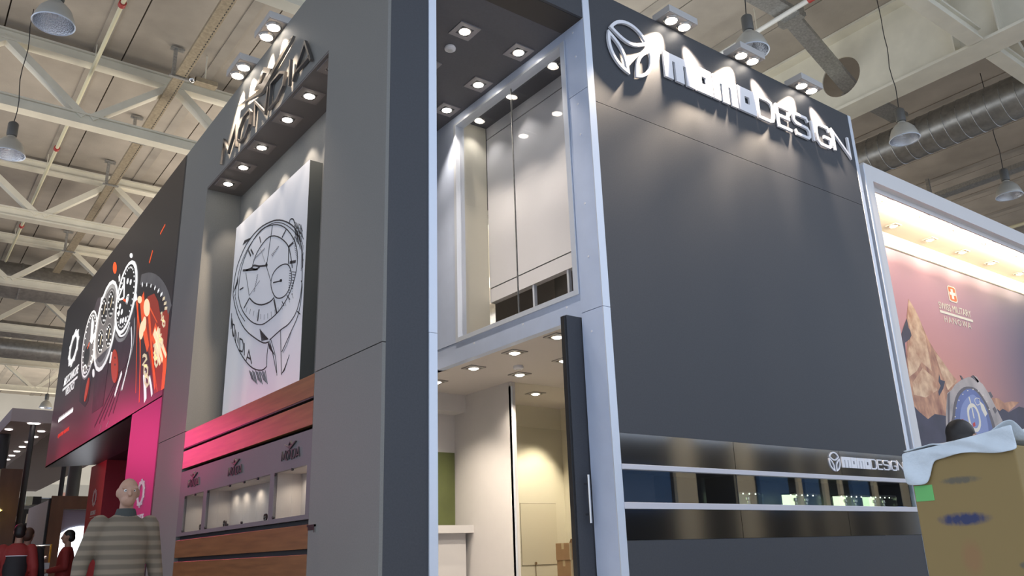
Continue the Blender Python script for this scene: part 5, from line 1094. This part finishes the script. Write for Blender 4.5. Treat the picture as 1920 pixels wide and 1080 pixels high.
# ================================================================== TROLLEY AND CARTONS at right
BXx, BY0, BY1 = 1.6, -3.50, -2.96
tl = thing('trolley', 'flat platform trolley carrying the cardboard cartons', 'trolley', (1.6, -3.25, 0))
bx(-.04, .66, -.36, .36, .13, .17).build('deck', mat('trolley_wood', (.3, .2, .11), .6), tl, bevel=.004)
for sx in (.06, .56):
    for sy in (-.28, .28): MB().tube((sx, sy - .02, .065), (sx, sy + .02, .065), .065, 16).box(sx - .03, sx + .03, sy - .04, sy + .04, .115, .131).build('wheel', M_BLACK, tl, True)
MB().path([(.64, -.28, .15), (.70, -.28, .95), (.72, -.24, 1.02), (.72, .24, 1.02), (.70, .28, .95), (.64, .28, .15)], .014, 10).build('push_bar', M_CHROME, tl, True)
def big_carton(z0, z1, label, top):
    t = thing('carton', label, 'box', (BXx, (BY0 + BY1) / 2, z0)); h = z1 - z0; hw = (BY1 - BY0) / 2
    bx(0, .5, -hw, hw, 0, h).build('carton_body', M_CARD, t, bevel=.008)
    if not top: return t
    # printed smudges
    def smear(name, yc, zc, w, hh, ink, sc):
        m = bpy.data.materials.new(name); m.use_nodes = True; nt = m.node_tree; N = nt.nodes; L = nt.links; b = N['Principled BSDF']; b.inputs['Roughness'].default_value = .8
        tc = N.new('ShaderNodeTexCoord'); mp_ = N.new('ShaderNodeMapping'); mp_.inputs['Location'].default_value = (0, -.5, -.5); mp_.inputs['Scale'].default_value = (0, 1, 1)
        gr = N.new('ShaderNodeTexGradient'); gr.gradient_type = 'SPHERICAL'
        mp_.inputs['Scale'].default_value = (0, 2, 2); mp_.inputs['Location'].default_value = (0, -1, -1)
        L.new(tc.outputs['Generated'], mp_.inputs[0]); L.new(mp_.outputs[0], gr.inputs[0])
        nz = N.new('ShaderNodeTexNoise'); nz.inputs['Scale'].default_value = sc; nz.inputs['Detail'].default_value = 3; mp2 = N.new('ShaderNodeMapping'); mp2.inputs['Scale'].default_value = (1, 1.0, .55); L.new(tc.outputs['Object'], mp2.inputs[0]); L.new(mp2.outputs[0], nz.inputs['Vector'])
        mul = N.new('ShaderNodeMath'); mul.operation = 'MULTIPLY'; L.new(gr.outputs['Fac'], mul.inputs[0]); L.new(nz.outputs['Fac'], mul.inputs[1])
        rp = N.new('ShaderNodeMapRange'); rp.inputs[1].default_value = .06; rp.inputs[2].default_value = .30; L.new(mul.outputs[0], rp.inputs[0])
        mx_ = N.new('ShaderNodeMixRGB'); mx_.inputs[1].default_value = (.32, .225, .09, 1); mx_.inputs[2].default_value = (*ink, 1); L.new(rp.outputs[0], mx_.inputs[0]); L.new(mx_.outputs[0], b.inputs['Base Color'])
        bx(-.0002, .0, yc - w / 2, yc + w / 2, zc - hh / 2, zc + hh / 2).build('print', m, t)
    smear('ink_blue', .035, h - .335, .34, .085, (.05, .06, .14), 30); smear('ink_grey', .02, h - .145, .26, .05, (.16, .14, .10), 40); smear('ink_grey_low', -.22, h - .56, .10, .05, (.16, .14, .10), 40); smear('rust_mark', .03, h - .52, .14, .24, (.34, .20, .09), 8)
    bx(-.002, .0, .165, .262, h - .235, h - .155).build('green_sticker', M_STICK, t)
    # crumpled white wrap over the top and the left shoulder
    mb = MB(); nx, ny = 10, 14; rnd = random.Random(3)
    def P(i, j, dz):
        x = -.02 + .54 * i / nx; y = -hw - .02 + (2 * hw + .04) * j / ny; lift = .10 * (1 - j / ny) ** 1.3
        z = h + .008 + lift * (.5 + .5 * math.sin(1.3 + i * .9 + j * .6)) + rnd.uniform(0, .02) + dz
        return (x, y, z)
    top_ = [P(i, j, .014) for i in range(nx + 1) for j in range(ny + 1)]; bot = [(x, y, z - .012) for x, y, z in top_]
    idx = lambda i, j: i * (ny + 1) + j; nT = len(top_); fs = []
    for i in range(nx):
        for j in range(ny): fs.append((idx(i, j), idx(i + 1, j), idx(i + 1, j + 1), idx(i, j + 1))); fs.append((nT + idx(i, j), nT + idx(i, j + 1), nT + idx(i + 1, j + 1), nT + idx(i + 1, j)))
    per = [idx(i, 0) for i in range(nx + 1)] + [idx(nx, j) for j in range(1, ny + 1)] + [idx(i, ny) for i in range(nx - 1, -1, -1)] + [idx(0, j) for j in range(ny - 1, 0, -1)]
    for q in range(len(per)): a_, b_ = per[q], per[(q + 1) % len(per)]; fs.append((b_, a_, nT + a_, nT + b_))
    mb.add(top_ + bot, fs); o = mb.build('plastic_wrap', M_PLASTIC, t); o.data.shade_smooth(); o.modifiers.new('sub', 'SUBSURF').render_levels = 2
    # hanging front edge of the wrap, longer at the far corner
    fr = MB(); n = 18; rows = 6; vs = []
    for layer in (-.012, -.022):
        for r_ in range(rows + 1):
            for j in range(n + 1):
                u = j / n; y = -hw - .02 + (2 * hw + .045) * u
                drop = .035 + .03 * (.5 + .5 * math.sin(u * 9)) + (.11 if u > .72 else 0) * min(1, (u - .72) / .06) if u > .72 else .035 + .02 * (.5 + .5 * math.sin(u * 11))
                lift = .10 * (1 - u) ** 1.3 * .75; z = h + .02 + lift - (drop + lift) * r_ / rows
                vs.append((layer - .006 * math.sin(u * 17 + r_), y, z))
    W_ = n + 1; Q = W_ * (rows + 1); fs = []
    for r_ in range(rows):
        for j in range(n):
            a_ = r_ * W_ + j; fs += [(a_, a_ + 1, a_ + W_ + 1, a_ + W_), (Q + a_, Q + a_ + W_, Q + a_ + W_ + 1, Q + a_ + 1)]
    per = list(range(W_)) + [r_ * W_ + n for r_ in range(1, rows + 1)] + [rows * W_ + j for j in range(n - 1, -1, -1)] + [r_ * W_ for r_ in range(rows - 1, 0, -1)]
    for q in range(len(per)): a_, b_ = per[q], per[(q + 1) % len(per)]; fs.append((b_, a_, Q + a_, Q + b_))
    o = fr.add(vs, fs).build('wrap_edge', M_PLASTIC, t); o.data.shade_smooth(); o.modifiers.new('sub', 'SUBSURF').render_levels = 2
    return t
big_carton(.172, .80, 'plain carton at the bottom of the trolley load', False); big_carton(.80, 1.50, 'tall brown carton with blue print and white plastic wrap at right', True)

# ================================================================== STANDS ACROSS THE AISLE, seen only mirrored in the glossy band
t = thing('opposite_stand', 'blue panelled stand across the aisle mirrored in the glossy band', 'booth', (0, -7.2, 0))
M_BLUEP = mat('opposite_blue', (.06, .15, .36), .5); M_BEIGE = mat('opposite_beige', (.72, .64, .48), .7)
for x0, x1, z0, z1 in ((9.2, 11.0, 1.96, 2.78), (14.1, 15.2, 1.96, 2.75), (15.9, 16.5, 1.96, 2.75), (18.0, 18.8, 1.96, 2.75)): bx(x0, x1, -.3, -.2, z0, z1).build('blue_panel', M_BLUEP, t)
for x0, x1 in ((11.1, 11.75), (13.15, 13.8), (15.5, 15.66), (16.6, 16.78), (17.3, 17.45), (18.9, 19.1), (20.4, 20.7)): bx(x0, x1, -.2, -.12, 0, 5.0).build('beige_pillar', M_BEIGE, t)
light('opposite_fill', 'AREA', (14.5, 2.4, 5.4), (14.5, 0, 2.2), 260, (1, .93, .8), t, shape='RECTANGLE', size=12, size_y=.5)  # added unseen fill, brightens the pillars for their reflection
bx(8.6, 23, -1.2, -1.0, 0, 3.6).build('dark_back', M_BLACK, t)

t = thing('opposite_stand', 'dark maroon stand on the left side of the aisle mirrored in the brown slats', 'booth', (0, 0, 0))
bx(-5.2, -3.3, 8.6, 24, 0, 4.8).build('stand_body', mat('maroon', (.10, .02, .035), .6), t)
bx(-3.3, -3.25, 8.6, 24, 3.1, 4.5).build('fascia', M_MAG, t)
